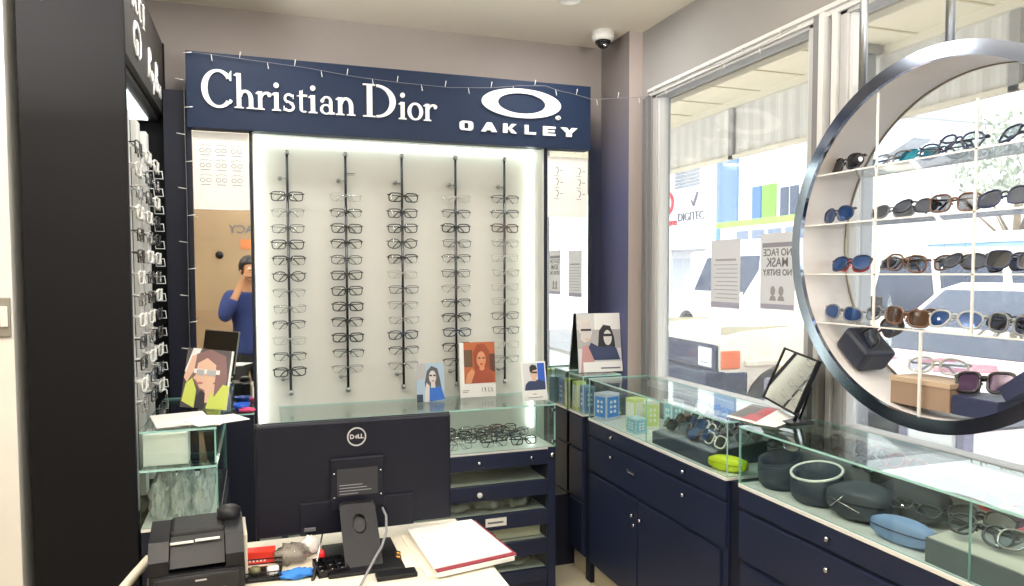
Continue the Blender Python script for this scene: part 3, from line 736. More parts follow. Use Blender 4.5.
# lime case across the counters' joint
def soft_case(name, lab, loc, L, W, H, mat, rot, zip_mat=None, group=None, cat='glasses case', tilt=(0,0)):
    t = thing(name, lab, cat, loc, (tilt[0], tilt[1], rot), group)
    mb = MB(); n = 20; prof = []
    for i in range(9):
        a = i/8; s = math.sin(PI*(.06 + .88*a))**.38
        prof.append((a*2-1, s))
    verts = []; faces = []
    for i, (u, s) in enumerate(prof):
        for j in range(n):
            a = 2*PI*j/n; cy = math.copysign(abs(math.cos(a))**.6, math.cos(a))*W/2*s; czz = math.copysign(abs(math.sin(a))**.6, math.sin(a))*H/2*s + H/2
            verts.append((u*L/2, cy, czz))
    for i in range(8):
        for j in range(n): faces.append((i*n+j, i*n+(j+1)%n, (i+1)*n+(j+1)%n, (i+1)*n+j))
    faces += [tuple(range(n))[::-1], tuple(8*n+j for j in range(n))]
    mb.add(verts, faces, 0, True); mb.build('shell', mat, t)
    z = MB(); z.tube([(u*L/2, W/2*s*1.005, H*.55) for u, s in prof], .0018, 5).tube([(u*L/2, -W/2*s*1.005, H*.55) for u, s in prof], .0018, 5); z.build('zipper', zip_mat or black_pl, t)
    return t
for k, y in enumerate((2.50, 2.445, 2.38, 2.33)):
    t = thing('solution_bottle', 'white bottle with blue cap against the window behind the slate tray, ' + ['farthest','second','third','nearest'][k] + ' of four', 'bottle', (1.668, y, GZ0), 0, 'solution bottles in the window counter')
    hh = .115 - .004*k
    MB().lathe([(0,0),(.016,0),(.0175,.004),(.0175,hh),(.010,hh+.012),(.010,hh+.016)], n=16).build('bottle', white_gls, t)
    MB().lathe([(.011,hh+.014),(.011,hh+.03),(.009,hh+.033),(0,hh+.033)], n=14).build('cap', blue_pr, t)
    MB().lathe([(.0178,hh*.3),(.0178,hh*.75)], n=16).build('label_band', M('pale_blue_panel', '#8fc4dc', .5), t)
soft_case('glasses_case', 'bright lime green glasses case at the near end of the window counter', (1.445, 1.998, GZ0), .13, .058, .05, ygn, R_(-64), M('lime_zip', '#a9b81c', .5))

# ------------------------------------------------------------------ near counter contents
def open_pouch(name, lab, loc, rx, ry, h, mat, rim=None, rot=0, lean=0, group=None):
    t = thing(name, lab, 'pouch', loc, (0, lean, rot), group)
    n = 26; prof = [(.72,0),(.92,.16),(1.0,.5),(.98,.85),(.93,1.0),(.86,.98),(.84,.6),(.7,.3),(.0,.28)]
    mb = MB(); verts = []; faces = []
    for (k, z) in prof:
        for j in range(n):
            a = 2*PI*j/n; top = 1 + .18*math.cos(a)*z
            verts.append((rx*k*math.cos(a), ry*k*math.sin(a), h*z*top))
    for i in range(len(prof)-1):
        for j in range(n): faces.append((i*n+j, i*n+(j+1)%n, (i+1)*n+(j+1)%n, (i+1)*n+j))
    faces.append(tuple(range(n))[::-1]); mb.add(verts, faces, 0, True); mb.build('body', mat, t)
    rm = MB().tube([(rx*.95*math.cos(2*PI*j/n), ry*.95*math.sin(2*PI*j/n), h*(1+.18*math.cos(2*PI*j/n))) for j in range(n)], .004 if rim else .002, 6, closed=True)
    rm.build('rim_piping', rim or mat, t)
    return t
pm = M('pouch_slate_blue', '#39424f', .6, var=.08, scale=30)
open_pouch('glasses_pouch', 'dark slate pouch topped with sunglasses beside the lime green case', (1.482, 1.792, GZ0), .064, .066, .092, pm, None, 0)
pair('sunglasses', S('wrap','black','dark',rim=.003,h=.04), 'lying on the dark pouch beside the lime green case', 'sunglasses in the near counter', (1.482, 1.795, GZ0+.104), (R_(-35), 0, R_(-75)), .8)
open_pouch('glasses_pouch', 'dark slate pouch with white piped rim in the near window counter', (1.482, 1.640, GZ0), .066, .078, .088, pm, white_gls, 0)
pair('sunglasses', S('wrap','black','grey',rim=.003,h=.04), 'behind the white-rimmed pouch in the near counter', 'sunglasses in the near counter', (1.615, 1.70, GZ0+.115), (R_(-25), 0, R_(-95)), .95)
pair('sunglasses', S('soft','grey','light',rim=.003,h=.042), 'tucked upright beside the white-rimmed pouch', 'sunglasses in the near counter', (1.615, 1.58, GZ0+.115), (R_(-35), 0, R_(-80)), .95)
st_ = MB().box(1.565, 1.67, 1.53, 1.80, GZ0, GZ0+.105); o = st_.build('riser_block', M('riser_grey', '#7d8287', .5)); tag(o, 'grey riser block behind the dark pouches in the near counter', 'display riser')
t = soft_case('glasses_case', 'large soft dark grey case with a silver cross mark in near counter', (1.492, 1.485, GZ0), .165, .125, .095, slate2, R_(-74))
MB().tube([(-.05,-.0635,.035),(-.015,-.065,.068)], .0016, 5).tube([(-.058,-.0635,.06),(.03,-.065,.036)], .0016, 5).build('silver_cross', chrome, t)
t = soft_case('glasses_case', 'dark grey case lying behind the silver-cross case', (1.612, 1.43, GZ0), .17, .095, .105, M('pouch_grey', '#4b505a', .7), R_(-80))
t = soft_case('glasses_case', 'dusty blue zip case at the front of the near counter', (1.447, 1.312, GZ0), .155, .06, .062, M('dusty_blue_case', '#7d97c4', .55), R_(-82), M('zip_dark', '#3a4256', .5))
pair('sunglasses', S('rect','gunmetal','light',rim=.0022,h=.034), 'resting on the dusty blue zip case', 'sunglasses in the near counter', (1.455, 1.30, GZ0+.066), (R_(-55), 0, R_(-85)), .92)
t = thing('display_tray', 'grey felt-topped tray of mixed sunglasses at the near end of the counter', 'tray', (0,0,0))
MB().prism([(FX+.012,GZ0),(1.67,GZ0),(1.67,GZ0+.085),(FX+.012,GZ0+.055)], 'y', .70, 1.215).build('tray_body', M('tray_grey', '#5c6670', .55), t)
MB().prism([(FX+.016,GZ0+.0555),(1.665,GZ0+.0845),(1.665,GZ0+.0865),(FX+.016,GZ0+.0575)], 'y', .704, 1.211).build('felt_pad', M('felt_pale', '#c9c8c2', .9), t)
mixed = [(1.50,1.10,'wrap','black','dark',-70,'nearest the blue zip case'),(1.585,1.115,'soft','red','dark',-95,'red-trimmed, at the tray\'s back corner'),(1.44,1.06,'oval','gunmetal','light',-80,'at the front edge of the tray'),
 (1.545,1.02,'cat','plum' if 0 else 'rose','plum',-75,'in the middle of the tray'),(1.63,1.04,'aviator','gold','brown',-100,'against the window side of the tray'),(1.455,.955,'oval','silver','light',-78,'by the glass joint at the tray front'),
 (1.55,.93,'soft','rose','light',-95,'beside the round black pair'),(1.63,.93,'round','black','dark',-85,'at the window side, second from the gold pair'),(1.46,.85,'round','cream','teal',-80,'nearest the camera side at the tray front'),(1.56,.83,'wrap','burgundy','dark',-85,'at the near end of the tray')]
for (x, y, s, f, l, a, wh) in mixed:
    y += .065
    zz = GZ0 + .058 + (x-FX)*.105
    pair('sunglasses', S(s, f, l, rim=.0032, h=.045), wh, 'sunglasses on the felt tray', (x, y, zz), (R_(-40), rnd.uniform(-.1,.1), R_(a)), 1.0)
extra = [(1.60,1.765,'wrap','black','dark','on the grey riser block behind the first dark pouch'),(1.655,1.64,'aviator','gold','brown','on the riser block against the window side'),(1.655,1.74,'wrap','burgundy','smoke','at the window end of the riser block'),(1.545,1.55,'soft','gunmetal','grey','between the white-rimmed pouch and the silver-cross case')]
for (x, y, s, f, l, wh) in extra:
    pair('sunglasses', S(s, f, l, rim=.003, h=.042), wh, 'sunglasses in the near counter', (x, y, GZ0 + (.107 if x > 1.57 else .10)), (R_(-38), rnd.uniform(-.1,.1), R_(-90 + rnd.uniform(-20,20))), .9)
pair('sunglasses', S('wrap','navy','blue',rim=.003), 'lying on the dark case behind the blue zip case', 'sunglasses in the near counter', (1.592, 1.335, GZ0+.03), (R_(-45), 0, R_(-80)), .92)
pair('sunglasses', S('soft','red','grey',rim=.0035,h=.045), 'on the dark case under the round display\'s left side', 'sunglasses in the near counter', (1.605, 1.47, GZ0+.108), (R_(-40), 0, R_(-95)), .95)
o = MB().rbox(1.60, 1.67, 1.0, 1.045, GZ0+.09, GZ0+.125, .004).build('lens_cloth_pack', M('mustard_card', '#d9b45a', .6)); tag(o, 'small mustard yellow pack at the back of the felt tray', 'pack')
o = MB().ball((0,0,.012), .012, 14, 10).build('pink_ball', M('pink_plastic', '#e8346b', .35), None, (1.60, 1.545, GZ0+.107)); tag(o, 'tiny bright pink ball on the grey riser block', 'ball')
# ------------------------------------------------------------------ round hanging display in the window
RC_Y, RC_Z, RO, RI = 1.322, 1.487, .456, .424
RX0, RX1 = 1.50, 1.672
rd = thing('ring_display', 'big round chrome and white hanging display holding sunglasses in the window', 'display', (0,0,0))
N = 96
def circ(r, n=N): return [(RC_Y + r*math.cos(2*PI*i/n), RC_Z + r*math.sin(2*PI*i/n)) for i in range(n)]
MB().band(circ(RO), circ(RI-.001), 'x', RX0, RX0+.012, closed=True).build('front_rim', chrome_sm, rd)
ob = MB().band(circ(RO-.001), circ(RO-.004), 'x', RX0+.012, RX1-.004, closed=True).build('outer_band', chrome_sm, rd)
MB().band(circ(RO-.005), circ(RI), 'x', RX0+.013, RX1-.006, closed=True).build('inner_band', M('ring_white_lining', '#d6d2d1', .5), rd)
MB().band(circ(RI+.004), circ(RI-.003), 'x', RX1-.006, RX1, closed=True).build('back_trim', M('back_trim_brass', '#8d8471', .35, .7), rd)
SH = [1.690, 1.551, 1.411, 1.274]
for z in SH:
    hc = math.sqrt(RI**2 - (z-RC_Z)**2) - .002
    MB().pane(RX0+.012, RX1-.008, RC_Y-hc, RC_Y+hc, z-.004, z, 0, 1).build('shelf', [acrylic, white_gls], rd)
for y, z0, z1 in ((1.482, 1.274, 1.875), (1.205, 1.274, 1.80)):
    MB().box(RX0+.012, RX0+.016, y-.0026, y+.0026, z0, z1).build('divider_rod', white_gls, rd)
for y in (1.40, 1.34):
    MB().box(RX1-.016, RX1-.0145, y-.0012, y+.0012, 1.274, 1.69).build('divider_rod', acrylic, rd)
MB().box(RX0+.012, RX0+.016, 1.337-.0035, 1.337+.0035, RC_Z-RI+.001, 1.27).build('divider_rod', white_gls, rd)
for y in (1.612, 1.343):
    zt = RC_Z + math.sqrt(RO**2 - (y-RC_Y)**2)
    MB().cyl((1.59, y, zt-.004), (1.59, y, CEIL), .011, 12).cyl((1.59, y, CEIL-.012), (1.59, y, CEIL), .03, 16).build('hanging_tube', steel, rd)
SN = ['top shelf', 'second shelf', 'third shelf', 'lowest shelf']
grp = 'sunglasses on the round display'
rows = [
 [('wrap','black','dark',1.625,0),('soft','grey','light',1.535,1),('soft','teal','teal',1.455,1),('oval','navy','light',1.375,1),('aviator','navy','light',1.285,0),('cat','navy','light',1.135,0)],
 [('wrap','navy','blue',1.655,0),('wrap','grey','grey',1.53,1),('wrap','gunmetal','grey',1.41,0),('soft','brown','smoke',1.285,0),('wrap','navy','grey',1.165,0),('aviator','navy','blue',1.06,0)],
 [('wrap','red','grey',1.665,1),('aviator','navy','blue',1.605,0),('soft','grey','smoke',1.50,1),('soft','brown','light',1.42,0),('aviator','brown','smoke',1.33,1),('wrap','gunmetal','grey',1.27,0),('soft','black','smoke',1.20,1),('square','navy','dark',1.14,0),('wrap','burgundy','teal',1.05,0)],
 [('wrap','grey','blue',1.63,0),('soft','grey','light',1.55,1),('aviator','brown','smoke',1.44,1),('cat','brown','brown',1.415,0),('aviator','crystal','blue',1.28,0),('wrap','gunmetal','light',1.185,1),('soft','grey','smoke',1.14,0),('oval','black','dark',1.05,0)]]
for si, row in enumerate(rows):
    for k, (s, f, l, y, back) in enumerate(row):
        x = 1.545 + .065*back
        pair('sunglasses', S(s, f, l, rim=.0028, h=.044), NTH[k] + ' from the left on the ' + SN[si] + ' of the round display', grp, (x, y, SH[si]+.001), (R_(-8 - 14*(k % 3)), random.uniform(-.08,.08), R_(-90 + random.uniform(-14,14))), .93 if not back else .88)
# things standing in the bottom of the ring
a_ = math.radians(222)   # left (far) lower slope
t = thing('glasses_case', 'black hard case tilted on the left curve of the round display', 'glasses case', (1.585, RC_Y+.235, RC_Z-.292), (R_(40), 0, 0))
MB().rbox(-.05, .05, -.035, .075, -.042, .030, .012).build('shell', M('case_black_blue', '#1d2233', .45), t)
pair('sunglasses', S('cat','black','grey',rim=.0035,h=.052), 'upright on the tilted black case in the round display', grp, (1.565, RC_Y+.175, RC_Z-.262), (R_(-12), R_(-30), R_(-80)), 1.0)
kraft = M('kraft_board', '#8d7766', .8, var=.04, scale=30)
def lidded(t, w, d, h): MB().rbox(-w/2-.0015, w/2+.0015, -d/2-.0015, d/2+.0015, h-.012, h+.001, .001).build('lid', M('kraft_lid', '#b5a08b', .8), t)
carton('cardboard_box', 'plain brown cardboard box in the bottom of the round display', 1.53, 1.63, 1.268, 1.438, 1.081, 1.150, kraft, extra=lidded)
pair('sunglasses', S('wrap','crystal','light',rim=.003,h=.042), 'clear framed, lying on the brown cardboard box', grp, (1.57, 1.345, 1.153), (R_(-30), 0, R_(-70)), 1.0)
carton('gift_box', 'dark navy box at the bottom of the round display', 1.53, 1.63, 1.150, 1.262, 1.082, 1.128, M('gift_navy', '#232a49', .5))
pair('sunglasses', S('square','black','plum',rim=.004,h=.046), 'standing on the dark navy box in the round display', grp, (1.555, 1.205, 1.130), (R_(-18), R_(-6), R_(-82)), 1.0)
carton('gift_box', 'slanted navy box against the right curve of the round display', 1.54, 1.62, 1.05, 1.15, 1.16, 1.195, MATS['gift_navy'], rot=0).rotation_euler = (R_(-38), 0, 0)

# ------------------------------------------------------------------ pictures: boards with printed people
SK = M('print_skin', '#d9b39b', .6); SK2 = M('print_skin_warm', '#c98a66', .6); SKG = M('print_skin_grey', '#cfc9c6', .6)
HB = M('print_hair_black', '#1e1d22', .6); HR = M('print_hair_red', '#8a3f22', .6); HBR = M('print_hair_mauve', '#7a5b5a', .6)
def picture(name, lab, cat, origin, W, Hh, rot, tilt, layers, stand=None, thick=.004, group=None, back=None):
    """a printed card: board + one printed face mesh (layers of flat coloured shapes)."""
    t = thing(name, lab, cat, origin, (tilt, 0, rot), group)
    MB().box(-W/2, W/2, 0, thick, 0, Hh).build('board', back or paper, t)
    mb = MB(); mats = []
    for k, (m, poly) in enumerate(layers):
        if m not in mats: mats.append(m)
        y = -.0003*(k+1)
        mb.add([(-W/2 + u*W, y, v*Hh) for u, v in poly], [tuple(range(len(poly)))], mats.index(m))
    mb.build('printed_picture', mats, t)
    if stand: MB().prism([(thick, .01), (stand, 0), (stand, .004), (thick, Hh*.7)], 'x', -.012, .012).build('easel_back', paper, t)
    return t
def E_(cx, cz, rx, rz, n=20, a0=0, a1=360): return ell(cx, cz, rx, rz, a0, a1 - (360/n if a1-a0 == 360 else 0), n)
Q = lambda x0, z0, x1, z1: [(x0,z0),(x1,z0),(x1,z1),(x0,z1)]
pb = M('print_sky_blue', '#9fb6c8', .6); pb2 = M('print_deep_blue', '#2c62b5', .6); pb3 = M('print_royal_blue', '#1e4fb0', .6); pgr = M('print_pale_grey', '#cfcfd0', .6)
pn = M('print_navy', '#2a3557', .6); pw = M('print_white', '#e9e8e6', .6); pgy = M('print_mid_grey', '#a8a7a8', .6); pdk = M('print_dark_teal', '#1f3544', .6)
CT = .8375
picture('photo_card', 'small blue photo card of a long-haired person in a blue top on the lit counter', 'photo card', (.725, 3.19, CT), .128, .172, 0, R_(-7), [
 (pb, Q(0,0,1,1)), (pgy, [(0,.55),(.3,.62),(.35,1),(0,1)]), (pdk, Q(0,0,.22,.2)), (M('print_ash_hair','#4f4c52',.6), [(.36,.1),(.3,.5),(.38,.8),(.55,.93),(.76,.86),(.84,.6),(.9,.3),(.8,.2),(.5,.2)]),
 (SKG, E_(.58,.64,.13,.17)), (SKG, [(.5,.3),(.68,.3),(.66,.52),(.52,.52)]), (pb2, [(.4,0),(1,.05),(.92,.28),(.8,.42),(.68,.36),(.52,.36),(.44,.42)]), (SKG, [(.28,0),(.44,0),(.46,.42),(.36,.5),(.3,.3)]),
 (HB, Q(.47,.66,.56,.70)), (HB, Q(.60,.66,.69,.70)), (M('print_lips','#9a5a5a',.6), E_(.585,.54,.045,.018, 10))], stand=.05)
picture('magazine_poster', 'framed warm-toned poster of a red-haired person above a white caption strip', 'poster', (.962, 3.24, CT), .172, .255, 0, R_(-6), [
 (pw, Q(0,0,1,1)), (M('print_rust','#a85a34',.6), Q(.12,.25,1,1)), (M('print_olive','#5d4632',.6), Q(.12,.55,.36,.86)), (M('print_umber','#4c2f24',.6), Q(.82,.45,1,.78)),
 (HR, [(.42,.5),(.38,.8),(.5,.96),(.7,.97),(.84,.84),(.86,.5),(.7,.42),(.5,.42)]), (SK2, E_(.61,.68,.13,.15)), (SK2, [(.54,.45),(.7,.45),(.69,.58),(.56,.58)]),
 (M('print_brick','#94462f',.6), [(.14,.25),(.98,.25),(.93,.46),(.74,.53),(.62,.47),(.5,.53),(.34,.42)]), (SK2, [(.14,.25),(.3,.25),(.42,.45),(.34,.52),(.2,.42)]), (HR, [(.48,.78),(.62,.86),(.76,.78),(.72,.83),(.62,.9),(.52,.83)]),
 (HB, Q(.52,.695,.59,.72)), (HB, Q(.64,.695,.71,.72)), (M('print_red_lips','#b0382c',.6), E_(.61,.595,.045,.016,10)),
 (ink, Q(.06,.09,.2,.1)), (ink, Q(.06,.12,.24,.13))] + [(ink, Q(.60+.09*k, .09, .615+.09*k, .17)) for k in range(4)] + [(ink, [(.66,.17),(.69,.09),(.70,.09),(.675,.17)]), (ink, Q(.78,.09,.83,.10)), (ink, Q(.87,.09,.92,.10)), (ink, Q(.87,.13,.91,.137))], thick=.008)
picture('photo_card', 'white-bordered card of a person in dark blue, right end of lit counter', 'photo card', (1.176, 3.055, CT), .122, .176, R_(4), R_(-10), [
 (pw, Q(0,0,1,1)), (pgr, Q(.07,.27,.68,.96)), (pb3, Q(.66,.27,.95,.96)), (pn, [(.09,.27),(.94,.27),(.93,.47),(.72,.54),(.5,.52),(.26,.5),(.14,.42)]), (SK, [(.42,.5),(.58,.5),(.58,.62),(.43,.62)]),
 (SK, [(.36,.64),(.42,.58),(.58,.57),(.63,.66),(.62,.82),(.4,.84)]), (HB, [(.33,.78),(.34,.88),(.45,.93),(.6,.9),(.65,.8),(.58,.79),(.46,.77),(.38,.7)]), (ink_dark, Q(.42,.70,.64,.745)), (ink, Q(.4,.16,.56,.175)), (ink, Q(.2,.075,.8,.09))], stand=.05)
picture('advert_board', 'black and white advert of two people in sunglasses standing on the corner counters', 'poster', (1.532, 3.115, .944), .219, .280, R_(-5), R_(-9), [
 (pgr, Q(0,0,1,1)), (pgy, Q(0,.4,1,.72)), (pw, Q(.4,.72,1,1)), (M('print_blonde','#d6cfc8',.6), [(.04,.66),(.06,.86),(.2,.94),(.34,.88),(.36,.72)]), (SKG, [(.06,.56),(.1,.82),(.3,.84),(.34,.66),(.28,.54),(.16,.5)]),
 (M('print_red_jacket','#b98b8b',.6), [(.04,0),(.1,.44),(.24,.46),(.36,.2),(.38,0)]), (HB, Q(.08,.70,.32,.735)), (SK, E_(.22,.555,.06,.02,10)),
 (HB, [(.44,.32),(.5,.7),(.6,.8),(.76,.78),(.84,.6),(.86,.42),(.7,.36)]), (SKG, E_(.69,.58,.095,.13)), (pn, [(.36,.2),(.96,.2),(.88,.4),(.74,.44),(.6,.42),(.44,.44),(.3,.5),(.24,.42)]), (HB, Q(.6,.6,.8,.645)), (pw, Q(.1,0,1,.17)), (ink, Q(.5,.05,.95,.075))], thick=.006, stand=.03)
# magazine board at the left
lime = M('print_lime', '#c3cf5e', .6)
t = picture('magazine_board', 'leaning picture of a person in white-framed glasses and lime jacket, left counter', 'poster', (-.187, 2.70, .951), .150, .205, R_(-6), R_(-12), [
 (M('print_dusk','#4a4446',.6), Q(0,0,1,1)), (pw, [(.1,.55),(.3,1),(.12,1),(0,.6)]), (HBR, [(.14,.5),(.2,.9),(.5,1),(.85,.9),(.93,.55),(.9,.2),(.6,.1)]), (SK, [(.24,.5),(.26,.75),(.45,.85),(.66,.74),(.68,.46),(.5,.3),(.36,.34)]),
 (SK, [(.45,.1),(.7,.1),(.68,.42),(.5,.4)]), (lime, [(.55,0),(1,0),(1,.4),(.86,.42),(.7,.2),(.62,.3)]), (lime, [(.02,.1),(.3,0),(.3,.3),(.18,.5),(.06,.4)]), (SK, [(0,.5),(.08,.42),(.2,.62),(.22,.9),(.12,.86)]), (HB, [(.3,0),(.52,0),(.5,.26),(.4,.3),(.32,.2)]),
 (pw, Q(.2,.58,.76,.655)), (pgy, Q(.26,.545,.42,.645)), (pgy, Q(.48,.55,.68,.65)), (M('print_rose_lips','#b06a66',.6), E_(.36,.42,.07,.02,10)), (SK, [(.26,.46),(.2,.5),(.3,.6)])], thick=.012, back=M('board_umber', '#54463a', .8))
MB().box(.069, .0755, -.001, .0125, 0, .205).build('white_edge', paper, t)
t.rotation_euler = (R_(-12), R_(7), R_(-6))

# ------------------------------------------------------------------ tall frame cabinet at the left
TX0, TX1, TY0, TY1, TZ = -.608, -.35, 2.342, 3.335, 2.352
tc_ = thing('tall_cabinet', 'tall black frame cabinet with white script header beside the white wall', 'cabinet', (0,0,0))
MB().rbox(TX0, TX1+.005, TY0, TY0+.022, 0, TZ, .002).build('end_panel', black_lam, tc_)
MB().rbox(TX0, TX1+.005, TY1-.022, TY1, 0, TZ, .002).build('end_panel', black_lam, tc_)
MB().box(TX0, TX0+.012, TY0+.022, TY1-.022, 0, TZ).build('back_panel', black_lam, tc_)
hd = MB().rbox(TX1-.02, TX1, TY0+.022, TY1-.022, 2.055, TZ, .002).box(TX0+.012, TX1-.02, TY0+.022, TY1-.022, 2.03, 2.05).build('header', M('header_grey_black', '#3b3936', .45), tc_)
MB().box(TX1-.10, TX1-.05, TY0+.1, TY1-.1, 2.022, 2.029).build('light_strip', M('led_cool', '#e8f0f2', .5, emit=3.0), tc_)
MB().box(TX0+.012, TX1-.002, TY0+.022, TY1-.022, .62, .66).box(TX0+.012, TX1-.004, TY0+.022, TY1-.022, 0, .62).build('base_cupboard', black_lam, tc_)
MB().pane(TX1-.10, TX1-.094, TY0+.024, TY1-.024, .66, 2.02, 0, 1).build('mirror_back', [mirror_m, glass_edge], tc_)
MB().cyl((TX1-.002, 2.95, .585), (TX1+.006, 2.95, .585), .009, 12).build('lock', chrome, tc_)
# header marks: strokes standing on the header face (facing +x); u runs along -y so it reads left to right from the room
def strokes(polys, y0, z0, sy, sz, r, name):
    mb = MB()
    for p in polys: mb.tube([(TX1+.003, y0 + u*sy, z0 + v*sz) for u, v in p], r, 5)
    mb.build(name, white_ltr, tc_)
# reads in +y direction from the room
arcC = [(.9,.85),(.6,1),(.2,.9),(0,.5),(.2,.1),(.6,0),(.9,.15)]
strokes([arcC + [(.9,.45),(.55,.45)]], 2.42, 2.235, .05, .075, .0032, 'letter')
strokes([[(0,1),(0,.3),(.3,0),(.7,0),(1,.3),(1,1)]], 2.50, 2.235, .05, .075, .0032, 'letter')
strokes([arcC], 2.58, 2.235, .05, .075, .0032, 'letter')
strokes([arcC], 2.66, 2.235, .05, .075, .0032, 'letter')
strokes([[(.4,0),(.4,1)],[(.1,1),(.7,1)],[(.1,0),(.7,0)]], 2.74, 2.235, .05, .075, .0032, 'letter')
strokes([[(.95,.75),(.7,1),(.3,.95),(.05,.6),(.1,.2),(.4,0),(.7,.1),(.75,.45),(.5,.45)], [(.35,.75),(.6,1),(1.0,.95),(1.25,.6),(1.2,.2),(.9,0),(.6,.1),(.55,.45),(.8,.45)]], 2.53, 2.10, .12, .105, .0036, 'double_emblem')
script = [[(0,0),(.12,1),(.3,.95),(.32,.7),(.08,.5),(.34,.0)], [(.48,.4),(.36,.3),(.38,.05),(.5,.1),(.52,.4),(.54,.0)], [(.6,.4),(.64,.1),(.76,.4),(.66,-.3)], [(.78,.25),(.9,.25)], [(1.0,0),(1.1,1),(1.28,.95),(1.26,.6),(1.08,.5),(1.32,.4),(1.28,.05),(1.02,0)], [(1.5,.4),(1.38,.3),(1.4,.05),(1.52,.1),(1.54,.4),(1.56,0)], [(1.64,0),(1.66,.4),(1.76,.4),(1.8,0)]]
strokes(script, 2.85, 2.10, .19, .105, .0042, 'script_lettering')
# white rods with thirteen rows of frames
for i, y in enumerate((2.54, 2.75, 2.96)):
    t = thing('display_rod', 'white frame rod in the tall black cabinet, ' + ['nearest the camera end','middle of three','deepest, next to the back wall'][i], 'display rod', (TX1-.03, y, 0), 0, 'white rods in the tall cabinet')
    MB().rbox(-.010, .010, -.030, .030, .662, 1.925, .002).build('rod', white_gls, t)
    for k in range(13):
        MB().tube([(.008,-.035,1.815-k*.0665),(.03,0,1.812-k*.0665),(.008,.035,1.815-k*.0665)], .003, 5).build('hook', white_gls, t)
    for k in range(13):
        z = 1.80 - k*.0665
        st = [S('rect','black'), S('square','white',rim=.004), S('rect','white',rim=.003), S('soft','gunmetal',rim=.002), S('rect','silver',rim=.0022)][(k*2+i) % 5]
        pair('spectacles', st, ORD[k if k < 10 else (12 if k == 10 else k-1)].replace('thirteenth','eleventh') + ' on the ' + ['near','middle','far'][i] + ' white rod', 'spectacles on the white rods', (TX1+.012, y, z-.02), (0, 0, R_(90)), 1.0)
# little square price loops hooked on the far rod
for k in range(13):
    z = 1.79 - k*.0665
    o = MB().tube([(TX1-.018, 3.085, z+.014), (TX1+.012, 3.085, z+.014), (TX1+.015, 3.085, z-.014), (TX1-.016, 3.085, z-.014)], .0022, 5, closed=True).tube([(TX1-.05, 3.085, z+.016), (TX1-.016, 3.085, z+.014)], .0018, 5).build('security_loop', white_gls)
    tag(o, 'small white square loop beside the far rod, ' + (ORD[k] if k < 10 else ['eleventh from the top','second from the bottom','bottommost'][k-10]) + ' of thirteen', 'security tag', 'white square loops in the tall cabinet')
kk_ = thing('key_ring', 'bunch of small keys hanging from a lock beside the leaning picture', 'keys', (TX1+.02, 2.99, .97))
MB().tube([(0, .010*math.cos(a*PI/6), .010*math.sin(a*PI/6)) for a in range(12)], .0015, 5, closed=True).build('ring', chrome, kk_)
for s in (-1, 1): MB().box(-.002+.002*s, .001+.002*s, -.006+.006*s, .006+.006*s, -.03, -.008).box(-.002+.002*s, .001+.002*s, -.003+.006*s, .003+.006*s, -.05, -.03).build('key', chrome, kk_)
MB().tube([(-.02,0,.012),(.0,0,.010)], .005, 8).build('lock_barrel', chrome, kk_)

# light switch on the white wall
sw = thing('light_switch', 'small grey rocker light switch on the white wall beside the black cabinet', 'light switch', (-.668, 2.35, 1.296))
MB().rbox(-.036, .024, -.008, 0, -.055, .055, .003).build('plate', M('switch_grey', '#8e8a83', .4, .3), sw)
MB().rbox(.0, .018, -.013, -.008, -.026, .03, .002).build('rocker', white_gls, sw)

# ------------------------------------------------------------------ left glass counter (two tiers)
LX0, LX1 = -.338, -.125
lc = thing('glass_counter', 'low glass counter of clear plastic packets in front of the tall cabinet', 'counter', (0,0,0))
LY0, LY1 = 2.345, 2.98
MB().box(LX0, LX1, LY0+.004, LY1, 0, .655).build('carcass', navy_dark, lc)
MB().box(LX0, LX1, LY0, LY1, .655, .665).build('display_base', white_gls, lc)
for k, (a, b_) in enumerate(((.50,.64),(.34,.49),(.12,.33))):
    d = MB().rbox(LX1, LX1+.010, LY0+.01, LY1-.01, a, b_, .002).build('drawer', navy_dark, lc)
    knob(d, (LX1+.01, LY0+.2, (a+b_)/2), '+x', s=.9); knob(d, (LX1+.01, LY0+.45, (a+b_)/2), '+x', s=.9)
for nm, a in (('front_glass', (LX0, LX1, LY0, LY0+.005, .665, .833)), ('end_glass', (LX1-.005, LX1, LY0+.005, LY1, .665, .833)), ('top_glass', (LX0, LX1, LY0-.004, LY1, .833, .840)),
              ('upper_front_glass', (LX0, LX1, LY0+.02, LY0+.024, .840, .944)), ('upper_end_glass', (LX1-.009, LX1-.004, LY0+.024, LY1, .840, .944)), ('upper_top_glass', (LX0, LX1-.002, LY0+.018, LY1, .944, .950))):
    MB().pane(*a).build(nm, [glass, glass_edge], lc)
for r in range(3):
    for k in range(3):
        blob_bag('plastic_packet', 'clear plastic packet in the low left glass counter, ' + ['front','middle','back'][r] + ' row, ' + ['nearest the monitor','in the centre','nearest the black cabinet'][k], (-.172-.062*k, 2.41+.10*r, .666 + .004*k), .052, .080, .115 + .012*((r+k) % 2), film_w, 40+r*3+k, 'clear packets in the low glass counter', 'packet')
wb = thing('card_box', 'white box with an open side flap inside the upper glass tier', 'box', (-.27, 2.44, .841))
MB().rbox(-.062, .058, -.06, .06, 0, .095, .0015).build('body', paper, wb)
MB().box(.058, .061, -.062, .0, 0, .098).build('flap', paper, wb)
